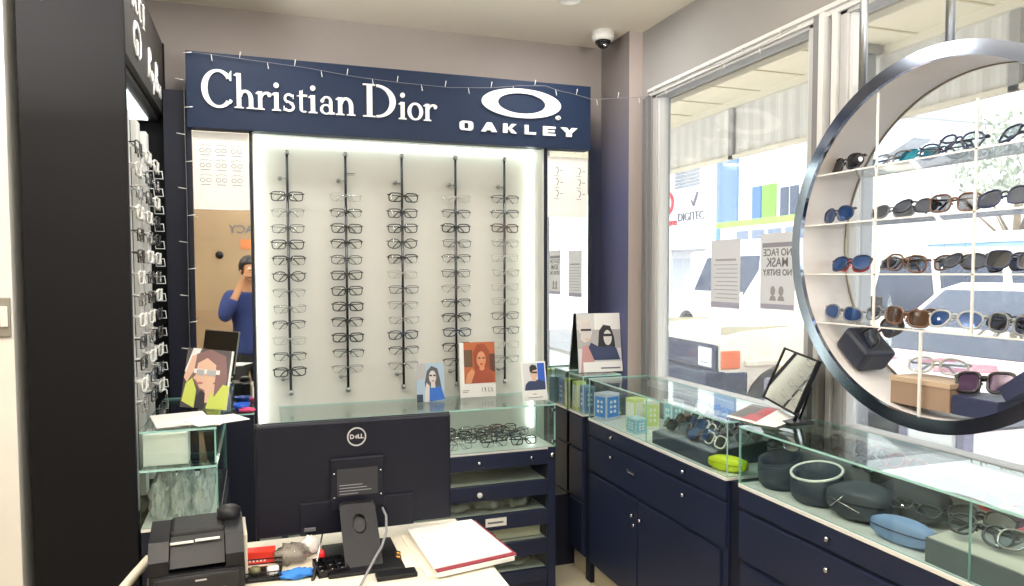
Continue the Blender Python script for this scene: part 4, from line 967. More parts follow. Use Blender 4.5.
for k, (x, y, w, d, r, z) in enumerate(((-.24, 2.52, .16, .22, 12, .951), (-.18, 2.47, .18, .15, -18, .9535), (-.13, 2.44, .16, .12, 25, .956))):
    o = MB().box(-w/2, w/2, -d/2, d/2, 0, .0022).build('paper_sheet', paper, None, (x, y, z), (0, 0, R_(r)))
    tag(o, ['bottom sheet of loose white paper on the left glass counter','middle sheet of loose white paper under the leaning picture','topmost loose sheet jutting over the left glass counter toward the monitor'][k], 'paper', 'loose sheets on the left counter')
# dark ledge under the mirror with small bottles
lg = thing('side_ledge', 'dark navy ledge unit with white papers under the left mirror strip', 'cabinet', (0,0,0))
MB().rbox(-.235, -.025, 3.035, 3.17, 0, .858, .002).build('body', navy_dark, lg)
MB().pane(-.238, -.022, 3.03, 3.172, .858, .864).build('glass_top', [glass, glass_edge], lg)
t = thing('spray_bottle', 'small clear hand gel bottle with white pump before the left mirror', 'bottle', (-.125, 3.10, .864))
MB().lathe([(0,0),(.016,0),(.017,.004),(.017,.07),(.012,.08),(.007,.084),(.007,.09)], n=16).build('bottle', clear('bottle_clear', '#dfe9ee', 1.4, body='#b9c7d0', body_mix=.35), t)
MB().lathe([(.008,.088),(.008,.098),(.003,.10),(.003,.112),(.006,.113),(.006,.118),(0,.119)], n=12).tube([(0,0,.116),(.018,0,.115)], .003, 6).build('pump', white_gls, t)
t = thing('blue_dish', 'shallow bright blue dish before the left mirror strip', 'dish', (-.07, 3.10, .864))
MB().lathe([(0,0),(.024,0),(.033,.03),(.031,.03),(.022,.004),(0,.004)], n=20).build('bowl', M('blue_dish_plastic', '#1f56c8', .35), t)
blob_bag('pink_cloth', 'small bright pink cloth folded on the ledge under the mirror', (-.05, 3.06, .864), .06, .035, .02, M('pink_fabric', '#e0507f', .8), 77, cat='cloth')

# ------------------------------------------------------------------ desk
DZ = .665
desk_m = M('desk_offwhite', '#e4dccb', .5, var=.02)
dk = thing('desk', 'off-white desk carrying the monitor and papers', 'desk', (0,0,0))
MB().rbox(-.262, .558, 1.30, 2.135, DZ-.03, DZ, .004).build('desk_top', desk_m, dk)
for x in (-.25, .50):
    MB().rbox(x, x+.03, 1.34, 2.10, 0, DZ-.03, .003).build('leg_panel', desk_m, dk)
MB().box(-.22, .50, 2.06, 2.075, .2, DZ-.03).build('modesty_panel', desk_m, dk)

# ---- monitor (its back faces the camera)
mn = thing('monitor', 'black computer monitor seen from behind on its stand', 'monitor', (.250, 2.02, DZ))
# local: x right, y away, z up from the desk
W2, ZB_, ZT = .266, .043, .346
MB().rbox(-W2, W2, 0, .022, ZB_, ZT, .006).build('rear_cover', M('monitor_back', '#0d101e', .5, var=.05, scale=5, spec=.25), mn)
MB().rbox(-W2-.002, W2+.002, .018, .030, ZB_-.002, ZT+.002, .003).build('bezel', black_pl, mn)
MB().box(-W2+.008, W2-.008, .0302, .031, ZB_+.018, ZT-.008).build('screen', M('screen_glow', '#dfe8f5', .2, emit=.7), mn)
MB().rbox(-.155, .155, -.008, .004, ZB_-.003, .130, .003).rbox(-.075, .073, -.010, 0, .10, .245, .004).build('electronics_hump', MATS['monitor_back'], mn)
lgo = MB().band([(x, z) for x, z in ell(-.001, .300, .026, .026, 0, 360, 40)], ell(-.001, .300, .0225, .0225, 0, 360, 40), 'y', -.0022, .0005); lgo.build('logo_ring', M('logo_silver', '#cfd2d6', .35, .4), mn)
text('logo_text', 'D  LL', .0165, MATS['logo_silver'], mn, (-.001, -.0008, .300), depth=.0016, bold=.0006)
MB().tube([(-.0045,-.001,.2965),(.0022,-.001,.3035)], .0009, 5).tube([(-.0056,-.001,.2995),(-.0005,-.001,.3049)], .0009, 5).tube([(-.0032,-.001,.2952),(.0034,-.001,.3012)], .0009, 5).build('logo_text', MATS['logo_silver'], mn)
lb = MB().box(-.056, .054, -.0108, -.010, .140, .216); lb.build('rating_label', M('label_charcoal', '#22242c', .5), mn)
mb = MB()
for k in range(4): mb.box(-.050, .0 + .012*((k*7) % 4), -.0112, -.0108, .145 + .008*k, .147 + .008*k)
mb.build('label_print', M('label_print', '#8b8d94', .6), mn)
for x in (-.064, .062):
    for z in (.138, .204): MB().cyl((x, -.013, z), (x, -.009, z), .0026, 8).build('screw', chrome, mn)
# stand: slotted column and base
sx0, sx1 = -.060, .030
hole = ell(-.008, .088, .018, .020, 0, 360, 32)
sq = []
for u, w in hole:
    a = math.atan2(w-.088, u+.008); c_, s_ = math.cos(a), math.sin(a)
    k = min((.047/abs(c_)) if abs(c_) > 1e-6 else 9, ((.04 if s_ > 0 else .082)/abs(s_)) if abs(s_) > 1e-6 else 9)
    sq.append((-.008 + c_*k, .088 + s_*k))
SHR = Matrix(((1,0,0,0),(0,1,1.15,-.155),(0,0,1,0),(0,0,0,1)))
MB().band(sq, hole, 'y', -.040, -.024, closed=True).xf(SHR).build('stand_column', M('stand_black', '#141319', .5, spec=.3), mn)
MB().box(-.054, .038, -.024, -.021, .008, .127).xf(SHR).rbox(-.045, .03, -.04, -.008, .10, .125, .004).build('stand_neck', black_mat, mn)
MB().rbox(-.10, .09, -.22, .0, 0, .009, .004).build('stand_base', black_pl, mn)
MB().rbox(-.145, -.115, -.018, -.010, .055, .064, .001).build('port_cover', M('port_grey', '#55565c', .5), mn)
cb = MB().tube([(.312,1.985,DZ+.105),(.318,1.96,DZ+.09),(.312,1.92,DZ+.062),(.292,1.87,DZ+.042),(.255,1.80,DZ+.026),(.215,1.72,DZ+.006),(.18,1.62,DZ+.006)], .0034, 8).build('monitor_cable', M('cable_grey', '#7e7e82', .45)); tag(cb, 'grey cable curling from the monitor down onto the desk', 'cable')

# ---- papers, folders
def sheet(name, lab, poly, z, th, mat, cat='paper', group=None):
    o = MB().prism(poly, 'z', z, z+th).build(name, mat); return tag(o, lab, cat, group)
red_edge = M('folder_red', '#7c2132', .6)
cxp = [(.388,2.030),(.588,2.040),(.618,1.757),(.397,1.716)]
def off(p, d, dx=0, dy=0): 
    mx = sum(x for x, y in p)/4; my = sum(y for x, y in p)/4
    return [(mx + (x-mx)*d + dx, my + (y-my)*d + dy) for x, y in p]
sheet('paper_stack', 'loose cream papers at the bottom of the pile beside the monitor stand', off(cxp, .98, -.02, .0), DZ, .006, paper_c, group='papers beside the monitor')
sheet('paper_stack', 'white papers under the red-edged folder on the desk', off(cxp, .97, .0, -.012), DZ+.006, .010, paper, group='papers beside the monitor')
t = thing('document_folder', 'white document folder with a dark red edge under the top sheets', 'folder', (0,0,0))
MB().prism(off(cxp, 1.0, .004, -.004), 'z', DZ+.0175, DZ+.021).build('cover', red_edge, t)
MB().prism(off(cxp, .99, .004, -.006), 'z', DZ+.0162, DZ+.0174).build('inner_sheets', paper, t)
sheet('top_sheet', 'large white sheet lying on top of the red-edged folder', off(cxp, .975, -.003, .006), DZ+.021, .0025, paper)
sheet('desk_card', 'narrow lilac-white card strip lying beside the monitor stand', [(.285,1.80),(.325,1.80),(.315,2.0),(.287,2.0)], DZ, .004, M('lilac_card', '#d9d6e2', .6), 'card')
sheet('desk_card', 'cream card lying between the lilac strip and the paper pile', [(.335,1.80),(.395,1.79),(.385,2.06),(.325,2.06)], DZ, .003, paper_c, 'card')
o = MB().rbox(.26, .36, 1.745, 1.785, DZ, DZ+.012, .003).build('phone_handset', black_pl); tag(o, 'flat black gadget at the near edge of the paper pile', 'gadget')
for k, (x, y) in enumerate(((.325,1.895),(.322,1.868))):
    o = MB().lathe([(0,0),(.008,0),(.008,.006),(.006,.008),(0,.008)], n=12).build('brass_clip', M('brass', '#a9813c', .3, 1.0), None, (x+.012, y, DZ+.004)); tag(o, ['brass clip on the cream card, farther one','brass clip on the cream card, nearer one'][k], 'clip', 'brass clips on the card')

# ---- receipt printer
pr = thing('receipt_printer', 'black receipt printer with a round corner knob at the front of the desk', 'printer', (-.150, 1.90, DZ), R_(3))
MB().rbox(-.105, .105, -.10, .11, 0, .075, .012).build('base', black_pl, pr)
for xa, xb in ((-.103, -.060), (.062, .103)): MB().prism([(-.10,.075),(.11,.075),(.11,.150),(.06,.168),(-.055,.150),(-.095,.110)], 'x', xa, xb).build('side_cheek', black_pl, pr)
MB().rbox(-.062, .064, -.02, .108, .08, .160, .01).build('paper_cover', dark_pl, pr)
MB().prism([(-.095,.088),(-.02,.088),(-.02,.148),(-.05,.135)], 'x', -.058, .060).build('output_bay', black_mat, pr)
MB().box(-.058, -.008, -.056, -.050, .138, .143).box(-.004, .050, -.056, -.050, .140, .145).build('tear_strip', white_gls, pr)
MB().lathe([(0,.15),(.027,.15),(.029,.165),(.028,.186),(.020,.193),(0,.194)], c=(.072,.05,0), n=22).build('roll_knob', dark_pl, pr)
MB().rbox(-.09, .09, -.115, -.098, .008, .07, .006).build('front_panel', dark_pl, pr)
for bx in ((-.004,.02,.054,.058),(.04,.06,.026,.029)): MB().box(bx[0], bx[1], -.1162, -.115, bx[2], bx[3]).build('panel_print', M('panel_print', '#b9b9bd', .5), pr)
MB().rbox(.103, .112, -.05, .09, .02, .14, .003).build('side_trim', M('trim_ivory', '#cfc9b8', .5), pr)
pr.scale = (1, 1, .84)
cb = MB().tube([(-.265,1.96,DZ+.05),(-.30,1.92,DZ+.02),(-.318,1.85,DZ+.012),(-.30,1.74,DZ+.012)], .011, 8).build('cream_sleeve', paper_c); tag(cb, 'cream rolled sleeve curving beside the black printer', 'sleeve')

# ---- clutter between the printer and the monitor stand
t = thing('ink_carton', 'small bright red carton with white lettering in front of the monitor', 'box', (-.012, 1.975, DZ), R_(-4))
MB().rbox(-.04, .042, -.018, .018, 0, .034, .0015).build('carton', M('carton_red', '#e23a2c', .5), t)
mb = MB()
for k in range(5): mb.box(-.022+.009*k, -.017+.009*k, -.0188, -.018, .008, .0145)
mb.build('white_print', white_ltr, t)
t = thing('wire_tray', 'black wire tray of small parts under the red carton', 'tray', (-.012, 1.885, DZ), R_(-4))
MB().rbox(-.055, .055, -.045, .045, 0, .006, .002).build('tray_floor', black_pl, t)
mb = MB()
for z in (.012, .024): mb.tube([(-.055,-.045,z),(.055,-.045,z),(.055,.045,z),(-.055,.045,z)], .0018, 5, closed=True)
for k in range(9): mb.tube([(-.055+.0137*k,-.045,.004),(-.055+.0137*k,-.045,.024)], .0012, 4)
mb.build('wire_rim', black_pl, t)
for k, (x, y, s, m, lab) in enumerate(((-.02,1.885,.022,M('part_olive','#6f6d4c',.5),'olive plastic cap in the black wire tray'),(.022,1.87,.026,white_gls,'white round cap in the black wire tray'),(-.045,1.87,.02,steel,'steel ferrule in the black wire tray'))):
    o = MB().lathe([(0,0),(s*.55,0),(s*.6,s*.2),(s*.55,s*.7),(0,s*.72)], n=14).build('small_cap', m, None, (x, y, DZ+.006)); tag(o, lab, 'cap', 'caps in the wire tray')
blob_bag('plastic_bag', 'clear plastic bag of dark screws between red carton and monitor stand', (.07, 1.95, DZ), .085, .08, .045, clear('bag_film', '#e3e1de', 1.45, .1, body='#a39a94', body_mix=.4), 51, cat='bag')
blob_bag('tissue_packet', 'crumpled white tissue packet behind the blue cloth', (.118, 1.99, DZ), .05, .05, .045, paper, 53, cat='packet')
blob_bag('cleaning_cloth', 'bright blue cleaning cloth bunched on the desk', (.078, 1.845, DZ), .08, .05, .018, M('cloth_blue', '#2f74c4', .85), 52, cat='cloth')
pe = thing('screwdriver', 'long slim screwdriver with black handle leaning across the desk clutter', 'screwdriver', (.118, 1.83, DZ+.006), (R_(24), 0, R_(-14)))
MB().tube([(0,-.06,0),(0,.02,0),(0,.04,0)], [.005,.0055,.003], 10).build('handle', black_pl, pe)
MB().tube([(0,.04,0),(0,.17,0)], .0022, 8).build('shaft', chrome, pe)
rc_ = thing('marker_cap', 'small red knob beside the screwdriver shaft', 'knob', (.143, 1.935, DZ))
MB().lathe([(0,0),(.010,0),(.011,.012),(.008,.026),(0,.028)], n=14).build('cap', M('red_plastic', '#d3222a', .35), rc_)
t = thing('screw_organiser', 'small black compartment tray of tiny parts left of the monitor stand', 'tray', (.158, 1.862, DZ), R_(6))
mb = MB().rbox(-.035, .04, -.045, .045, 0, .004, .001)
for x in (-.035, -.01, .015, .038): mb.box(x, x+.002, -.045, .045, 0, .018)
for y in (-.045, -.015, .015, .043): mb.box(-.035, .04, y, y+.002, 0, .018)
mb.build('compartments', black_pl, t)
for k in range(6): MB().lathe([(0,0),(.004,0),(.004,.004),(.002,.004),(.002,.010),(0,.010)], n=8).build('tiny_screw', chrome, t, (-.024+.025*(k % 3), -.03+.03*(k//3), .004))
# ------------------------------------------------------------------ tilting counter mirror, brochure, window notices
K = .955
def toward(p): return Vector((p[0]*K, p[1]*K, CAMZ + (p[2]-CAMZ)*K))
bl, br, tl = toward((1.673,2.123,.975)), toward((1.624,1.902,.955)), toward((1.739,2.092,1.153))
u = (br-bl); wdt = u.length; u.normalize(); v = (tl-bl); v = (v - u*v.dot(u)); hgt = v.length; v.normalize(); n_ = u.cross(v)
cm = thing('counter_mirror', 'tilted black-framed table mirror standing on the window counter by the post', 'mirror', (0,0,0))
mat = Matrix((u, -n_, v)).transposed().to_4x4(); mat.translation = bl
fr = MB(); t_ = .007
for a in ((0,t_,0,.014,0,hgt),(wdt-t_,wdt,0,.014,0,hgt),(t_,wdt-t_,0,.014,0,t_),(t_,wdt-t_,0,.014,hgt-t_,hgt)): fr.box(*a)
fr.box(t_, wdt-t_, .010, .014, t_, hgt-t_); fr.xf(mat); fr.build('frame', black_pl, cm)
MB().box(t_, wdt-t_, .003, .006, t_, hgt-t_).xf(mat).build('mirror_glass', mirror_m, cm)
mid = (bl + br)/2; bk = mid - n_*.03
MB().tube([tuple(br + n_*-.01 + v*.01), (br.x+.01, br.y+.01, .955)], .006, 8).tube([tuple(br - n_*.016 + v*.10), (br.x+.055, br.y+.04, .95)], .004, 8).build('strut', black_pl, cm)
MB().rbox(br.x-.02, br.x+.07, br.y-.012, br.y+.07, .9435, .953, .003).build('stand_foot', dark_pl, cm)
bro = thing('brochure', 'dark and red folded brochure lying open on the window counter before the tilted mirror', 'brochure', (0,0,0))
Pm = [(1.425,1.985,.946),(1.440,1.868,.946),(1.60,1.945,.965),(1.585,2.06,.965)]
def quad_sheet(pts, th, name, mat, parent):
    mb = MB(); p = [Vector(q) for q in pts]; nn = (p[1]-p[0]).cross(p[3]-p[0]).normalized(); 
    if nn.z < 0: nn = -nn
    mb.add([tuple(q) for q in p] + [tuple(q + nn*th) for q in p], [(0,1,2,3),(7,6,5,4),(0,4,5,1),(1,5,6,2),(2,6,7,3),(3,7,4,0)]); return mb.build(name, mat, parent)
quad_sheet(Pm, .002, 'cover', M('brochure_grey', '#6e6763', .4), bro)
def bil(a, b): 
    p = [Vector(q) for q in Pm]; return tuple((p[0]*(1-a)+p[1]*a)*(1-b) + (p[3]*(1-a)+p[2]*a)*b)
def patch(a0, a1, b0, b1, name, mat):
    q = [Vector(bil(a, b)) + Vector((0,0,.0022)) for a, b in ((a0,b0),(a1,b0),(a1,b1),(a0,b1))]; quad_sheet(q, .0006, name, mat, bro)
patch(.0,1,.0,.10,'white_margin', paper); patch(.45,1,.12,.45,'red_band', M('brochure_red','#a8343f',.4)); patch(.6,1,.5,1,'red_band', MATS['brochure_red']); patch(.1,.5,.2,.85,'photo_panel', M('brochure_dark','#4f4b48',.4))
quad_sheet([(1.440,1.868,.946),(1.47,1.80,.946),(1.60,1.86,.95),(1.60,1.945,.967)], .0012, 'white_leaf', paper, bro)
# notices on the glass
notice = clear('notice_paper', '#000000', 1.01, .6, body='#e2e2e4', body_mix=1.0, scatter=.45)
GXn = XW + .0345
def notice_card(name, lab, y0, y1, z0, z1, build):
    t = thing(name, lab, 'notice', (GXn, (y0+y1)/2, (z0+z1)/2)); w = y1-y0; h = z1-z0
    MB().box(-.0008, .0, -w/2, w/2, -h/2, h/2).build('sheet', notice, t)
    build(t, w, h); return t
def n1(t, w, h):
    mb = MB()
    for k in range(9): mb.box(-.0013, .0004, -w*.42, w*(.40 - .05*((k*5) % 3)), .035 - k*.0165, .0375 - k*.0165)
    mb.box(-.0013, .0004, -w*.36, w*.34, .052, .060); mb.build('text_lines', M('notice_grey','#a9a9ad',.9), t)
    MB().box(-.0013, .0004, -w*.49, w*.49, -h/2+.004, -h/2+.024).build('footer_band', M('notice_lilac','#a9a7bd',.9), t)
notice_card('window_notice', 'plain white notice of text lines taped inside the window, farther one', 2.365, 2.555, 1.272, 1.545, n1)
def n2(t, w, h):
    MB().box(-.0013, .0004, -w*.44, w*.44, h/2-.050, h/2-.034).build('header_band', M('notice_slate','#8b8b95',.9), t)
    g = M('notice_ink','#77777c',.9)
    for k, (s, sz) in enumerate((('NO FACE', .036), ('MASK', .046), ('NO ENTRY', .031))):
        # printed on the outer face, so it reads mirrored from inside
        text('printed_words', s, sz, g, t, (-.0004, .0, h/2-.070-.036*k), (0, 0, PI/2), depth=.002, bold=.0006)
    mb = MB()
    for s in (-1, 1):
        mb.prism(ell(s*.022, -.070, .013, .018, 0, 345, 16), 'x', -.0013, .0004); mb.prism([(s*.022-.018,-.105),(s*.022+.018,-.105),(s*.022+.012,-.088),(s*.022-.012,-.088)], 'x', -.0013, .0004)
    mb.build('mask_icons', M('notice_icon','#99999c',.9), t)
    MB().box(-.0013, .0004, -w*.47, w*.47, -h/2+.004, -h/2+.020).build('footer_band', MATS['notice_lilac'], t)
notice_card('window_notice', 'white no face mask no entry notice on the window, mirrored from inside', 2.060, 2.245, 1.280, 1.555, n2)

# ------------------------------------------------------------------ ceiling fittings
dm = thing('dome_camera', 'small white ceiling dome camera with dark glass in the corner', 'security camera', (1.538, 3.12, CEIL))
MB().lathe([(.052,0),(.052,-.03),(.046,-.042),(.036,-.044),(0,-.044)], n=28).build('housing', white_gls, dm)
MB().ball((0,0,-.046), .033, 20, 12).build('dome', M('dome_dark', '#1b1a1d', .08, coat=.6), dm)
MB().lathe([(.036,-.044),(.0365,-.052),(.034,-.056)], n=28).build('collar', dark_pl, dm)
MB().ball((.0,-.02,-.066), .010, 10, 6).build('lens', chrome, dm)
DL = [(1.23, 2.80), (-.1, 2.70), (1.05, 1.2), (-.2, 1.1), (1.0, -.5), (-.8, -.5)]
for i, (x, y) in enumerate(DL):
    t = thing('downlight', 'round white recessed ceiling downlight above the ' + ['corner end of the lit display','tall black cabinet','window counter','desk','rear wall near the window','rear wall away from the window'][i], 'ceiling light', (x, y, CEIL), 0, 'ceiling downlights')
    MB().lathe([(.052,0),(.052,-.005),(.042,-.008),(.040,-.004)], n=28).build('trim_ring', white_gls, t)
    MB().lathe([(0,-.0035),(.040,-.0035)], n=24).build('lamp_disc', lamp_em, t)
    ld = bpy.data.lights.new('downlight_lamp', 'AREA'); ld.shape = 'DISK'; ld.size = .22; ld.energy = LAMP_W; ld.color = (1, .98, .96)
    lo = bpy.data.objects.new('downlight_lamp', ld); COL.objects.link(lo); lo.location = (x, y, CEIL - .02)
for i, (x, y) in enumerate(((-.9, -.35), (.30, 1.08), (.1, -1.0))):  # unseen globes added as fill light for the room
    t = thing('fill_globe', 'added fill light globe out of view ' + ['over the aisle beside the cream wall','over the desk','before the cream rear wall'][i], 'ceiling light', (x, y, CEIL), 0, 'added fill light globes')
    MB().lathe([(0,0),(.05,0),(.05,-.02),(.01,-.025)], n=20).build('ceiling_rose', white_gls, t)
    MB().cyl((0,0,-.02), (0,0,-.36), .003, 8).build('cord', alu_dk, t)
    MB().lathe([(0,-.34),(.025,-.345),(.03,-.37),(.028,-.385)], n=18).build('lamp_holder', chrome, t)
    MB().ball((0,0,-.47), .095, 20, 12).build('globe', M('fill_globe_glow', '#fffbf5', .4, emit=FILL_GLOBE_L), t)
for i, (x, y) in enumerate(((-.80, 1.45), (1.30, .12))):  # unseen uplighters added to brighten the ceiling
    t = thing('fill_uplighter', 'added fill light uplighter out of view ' + ['in front of the white wall with the light switch','by the window at the near end of the counters'][i], 'fill light', (x, y, 0), 0, 'added fill light uplighters')
    MB().lathe([(0,0),(.14,0),(.14,.015),(.03,.025),(0,.026)], n=28).build('base', dark_pl, t)
    MB().cyl((0,0,.02), (0,0,1.74), .012, 12).build('pole', steel, t)
    MB().lathe([(0,1.73),(.05,1.74),(.14,1.79),(.17,1.83),(.165,1.83),(.13,1.80),(.04,1.755),(0,1.75)], n=28).build('bowl', white_gls, t)
    ld = bpy.data.lights.new('fill_uplight', 'AREA'); ld.shape = 'DISK'; ld.size = .22; ld.energy = FILL_UP_W; ld.color = (1, .98, .95)
    lo = bpy.data.objects.new('fill_uplight', ld); COL.objects.link(lo); lo.location = (x, y, 1.835); lo.rotation_euler = (PI, 0, 0)
# rear of the room (seen in the mirrors)
struct('trim_dado', MB().box(XL, XW, YR, YR+.02, .58, 1.05), M('dado_brown', '#9a8268', .7))
sgn = thing('wall_lettering', 'dark PHARMACY lettering on the cream rear wall', 'sign', (.05, YR+.001, 1.86))
text('letters', 'PHARMACY', .115, ink, sgn, (0, .004, 0), (0, 0, PI), depth=.006, bold=.001, sx=1.05)
o = MB().box(-.16, .10, YR+.0005, YR+.006, 1.66, 1.76).build('orange_notice', M('notice_orange', '#c77a4a', .7)); tag(o, 'orange notice strip on the cream rear wall below the lettering', 'notice')
o = MB().lathe([(.035,0),(.038,.012),(.025,.02),(0,.022)], n=20).xf(Matrix.Rotation(-PI/2, 4, 'X')).build('wall_bell', black_pl, None, (-.36, YR, 1.60)); tag(o, 'small round black bell on the cream rear wall', 'bell')

# ------------------------------------------------------------------ photographer (seen in the left mirror)
def skin_mesh(chains, name, mats, sub=2):
    """chains: list of [(point, radius), ...]; points shared by value join. returns a plain mesh."""
    idx = {}; V = []; Rr = []; Ed = []
    for ch in chains:
        prev = None
        for p, r in ch:
            k = tuple(round(c, 4) for c in p)
            if k not in idx: idx[k] = len(V); V.append(p); Rr.append(r)
            i = idx[k]
            if prev is not None and (prev, i) not in Ed and (i, prev) not in Ed: Ed.append((prev, i))
            prev = i
    me = bpy.data.meshes.new(name); me.from_pydata(V, Ed, []); o = bpy.data.objects.new(name, me); COL.objects.link(o)
    sm = o.modifiers.new('skin', 'SKIN'); sm.use_smooth_shade = True; sm.branch_smoothing = .6
    for i, sv in enumerate(me.skin_vertices[0].data): 
        r = Rr[i]; sv.radius = r if isinstance(r, tuple) else (r, r); sv.use_root = (i == 0)
    s2 = o.modifiers.new('sub', 'SUBSURF'); s2.levels = sub; s2.render_levels = sub
    dg = bpy.context.evaluated_depsgraph_get(); dg.update()
    out = bpy.data.meshes.new_from_object(o.evaluated_get(dg)); bpy.data.objects.remove(o); bpy.data.meshes.remove(me)
    out.materials.clear()
    for m in mats: out.materials.append(m)
    for p in out.polygons: p.use_smooth = True
    return out
skin_m = M('skin', '#b98a68', .55, var=.05, scale=12)
F_ = Vector((math.sin(YAW), math.cos(YAW), 0)); PO = -F_*.235
person = thing('person', 'person in a blue shirt and dark trousers holding up a phone, reflected in left mirror', 'person', (PO.x, PO.y, 0), (0, 0, -YAW))
pel = (0, -.02, .80); sp = (0, -.01, .95); chs = (0, 0, 1.12); nk = (0, .005, 1.285); nk2 = (0, .02, 1.345); hd0 = (0, .045, 1.395); hd1 = (0, .045, 1.455); hd2 = (0, .03, 1.525)
body = [[(pel,(.125,.10)),(sp,(.115,.09)),(chs,(.135,.10)),(nk,(.055,.055)),(nk2,(.05,.05)),(hd0,(.062,.075)),(hd1,(.074,.092)),(hd2,(.055,.065))]]
nose = (0, .15, 1.43)
def finger(base, pts, r): return [(base, .016)] + [(p, r*(1-.12*i)) for i, p in enumerate(pts)]
for s in (-1, 1):
    sh_, el, wr, pa = (s*.165,0,1.235), (s*.245,.12,1.035), (s*.112,.17,1.335), (s*.098,.205,1.385)
    body.append([(chs,(.135,.10)),(sh_,.056),((s*.21,.065,1.13),.045),(el,.038),((s*.18,.15,1.18),.036),(wr,.025),(pa,(.030,.018))])
    for k, (dz_, ln_) in enumerate(((.045,.060),(.025,.070),(.006,.066),(-.012,.052))):
        b0 = (s*.092, .219, 1.402 + dz_*.55); 
        body.append([(pa,(.030,.018)), (b0,.0085), ((s*(.092-ln_*.45), .243, 1.405+dz_), .0078), ((s*(.092-ln_*.95), .240, 1.407+dz_), .0065)])
    body.append([(pa,(.030,.018)), ((s*.078,.196,1.372),.0095), ((s*.055,.194,1.372),.0085), ((s*.035,.199,1.378),.0070)])
    hip, kn, an, toe = (s*.085,-.02,.74), (s*.095,.0,.44), (s*.10,-.03,.09), (s*.11,.11,.035)
    body.append([(pel,(.125,.10)),(hip,.085),(kn,.055),((s*.1,-.025,.28),.052),(an,.036),(toe,.03)])
link('body', skin_mesh(body, 'body', [skin_m]), person)
MB().ball((0,.138,1.428), .014, 10, 8, sc3=(.8,1,1.5)).build('nose', skin_m, person)
for s in (-1, 1):
    MB().ball((s*.030,.122,1.452), .0125, 12, 8).build('eye', white_gls, person)
    MB().ball((s*.030,.133,1.452), .006, 10, 6).build('iris', ink_dark, person)
    MB().ball((s*.074,.04,1.435), .02, 10, 8, sc3=(.35,.7,1.2)).build('ear', skin_m, person)
MB().tube([(-.022,.128,1.393),(0,.133,1.391),(.022,.128,1.393)], [.003,.005,.003], 6).build('mouth', M('lip', '#8a4b42', .5), person)
hb = MB().ball((0,.025,1.475), .098, 24, 14, sc3=(.86,1.0,.98))
hb.v = [(x, y, z) if not (y > .085 and z < 1.495) else (x, .085 - .02, z) for x, y, z in hb.v]
hb.build('hair', M('hair_black', '#17141a', .5, var=.2, scale=40, bump=.3), person)
shirt = [[((0,-.02,.70),(.166,.130)),((0,-.015,.80),(.162,.128)),((0,-.01,.95),(.138,.11)),((0,0,1.12),(.158,.122)),((0,.003,1.255),(.085,.08))]]
for s in (-1, 1): shirt.append([((0,0,1.12),(.158,.122)),((s*.165,0,1.235),.072),((s*.21,.065,1.13),.064),((s*.238,.108,1.055),.054),((s*.236,.128,1.055),.052),((s*.205,.142,1.12),.050),((s*.165,.158,1.21),.044)])
link('shirt', skin_mesh(shirt, 'shirt', [M('shirt_blue', '#182c66', .8, var=.08, scale=9, bump=.1)]), person)
trou = [[((0,-.02,.90),(.13,.10)),((0,-.02,.82),(.146,.116)),((0,-.02,.74),(.15,.115))]]
for s in (-1, 1): trou.append([((0,-.02,.74),(.15,.115)),((s*.09,-.02,.62),.095),((s*.095,0,.44),.075),((s*.1,-.03,.12),.06)])
link('trousers', skin_mesh(trou, 'trousers', [M('trousers_black', '#1c1d22', .8, var=.1, scale=9)]), person)
for s in (-1, 1):
    MB().ball((s*.11,.04,.035), .05, 14, 8, sc3=(.85,2.2,.7)).build('shoe', black_pl, person)
ph = thing('phone', 'black phone held level in front of the face, reflected in the left mirror', 'phone', (PO.x, PO.y, 0), (0, 0, -YAW))
MB().rbox(-.078, .078, .2215, .2295, CAMZ-.037, CAMZ+.037, .003).build('casing', black_pl, ph)
MB().cyl((0,.2292,CAMZ), (0,.2312,CAMZ), .008, 16).cyl((.02,.2292,CAMZ), (.02,.2308,CAMZ), .006, 14).build('lens', dark_pl, ph)
MB().box(-.074, .074, .221, .2216, CAMZ-.034, CAMZ+.034).build('screen', M('phone_screen', '#c9cdd6', .2, emit=.4), ph)

# ------------------------------------------------------------------ street outside
GZ = -.30
asph = M('asphalt', '#8d8b90', .9, var=.12, scale=5)
struct('street_ground', MB().box(1.9, 60, -14, 60, GZ-.1, GZ), asph)
struct('pavement', MB().box(XW+.1, 2.6, -6, 30, GZ-.1, -.02), M('concrete_pale', '#c2bdb3', .85, var=.06, scale=3))
soff = M('soffit_cream', '#e9dfc4', .8, var=.02, scale=2)
so = MB().box(XW+.1, 3.9, -4, 16, 2.89, 2.93)
o = struct('verandah_ceiling', so, soff, 'cream boarded verandah ceiling outside the shop window')
bt_ = MB()
for k in range(40): bt_.box(XW+.1, 3.9, -4+.5*k, -3.985+.5*k, 2.884, 2.89)
bt_.build('board_joint', M('soffit_joint', '#c3b796', .8), o)
MB().box(XW+.11, XW+.16, -4, 16, 2.22, 2.89).build('window_head_board', soff, o)
fa = MB(); y = -4.0
poly = []
while y < 16:
    poly += [(y, 3.93), (y+.035, 3.945), (y+.07, 3.945), (y+.105, 3.93)]; y += .14
n = len(poly); vv = [(x, yy, 2.42) for yy, x in poly] + [(x, yy, 2.86) for yy, x in poly] + [(x+.01, yy, 2.42) for yy, x in poly] + [(x+.01, yy, 2.86) for yy, x in poly]
ff = []
for i in range(n-1): ff += [(i,i+1,n+i+1,n+i), (2*n+i,3*n+i,3*n+i+1,2*n+i+1), (i,2*n+i,2*n+i+1,i+1)]
fa.add(vv, ff)
va = thing('verandah_fascia', 'grey ribbed metal fascia hanging from the verandah edge outside', 'fascia', (0,0,0))
fa.build('ribbed_sheet', M('fascia_grey', '#cfccc8', .7, var=.05, scale=3), va)
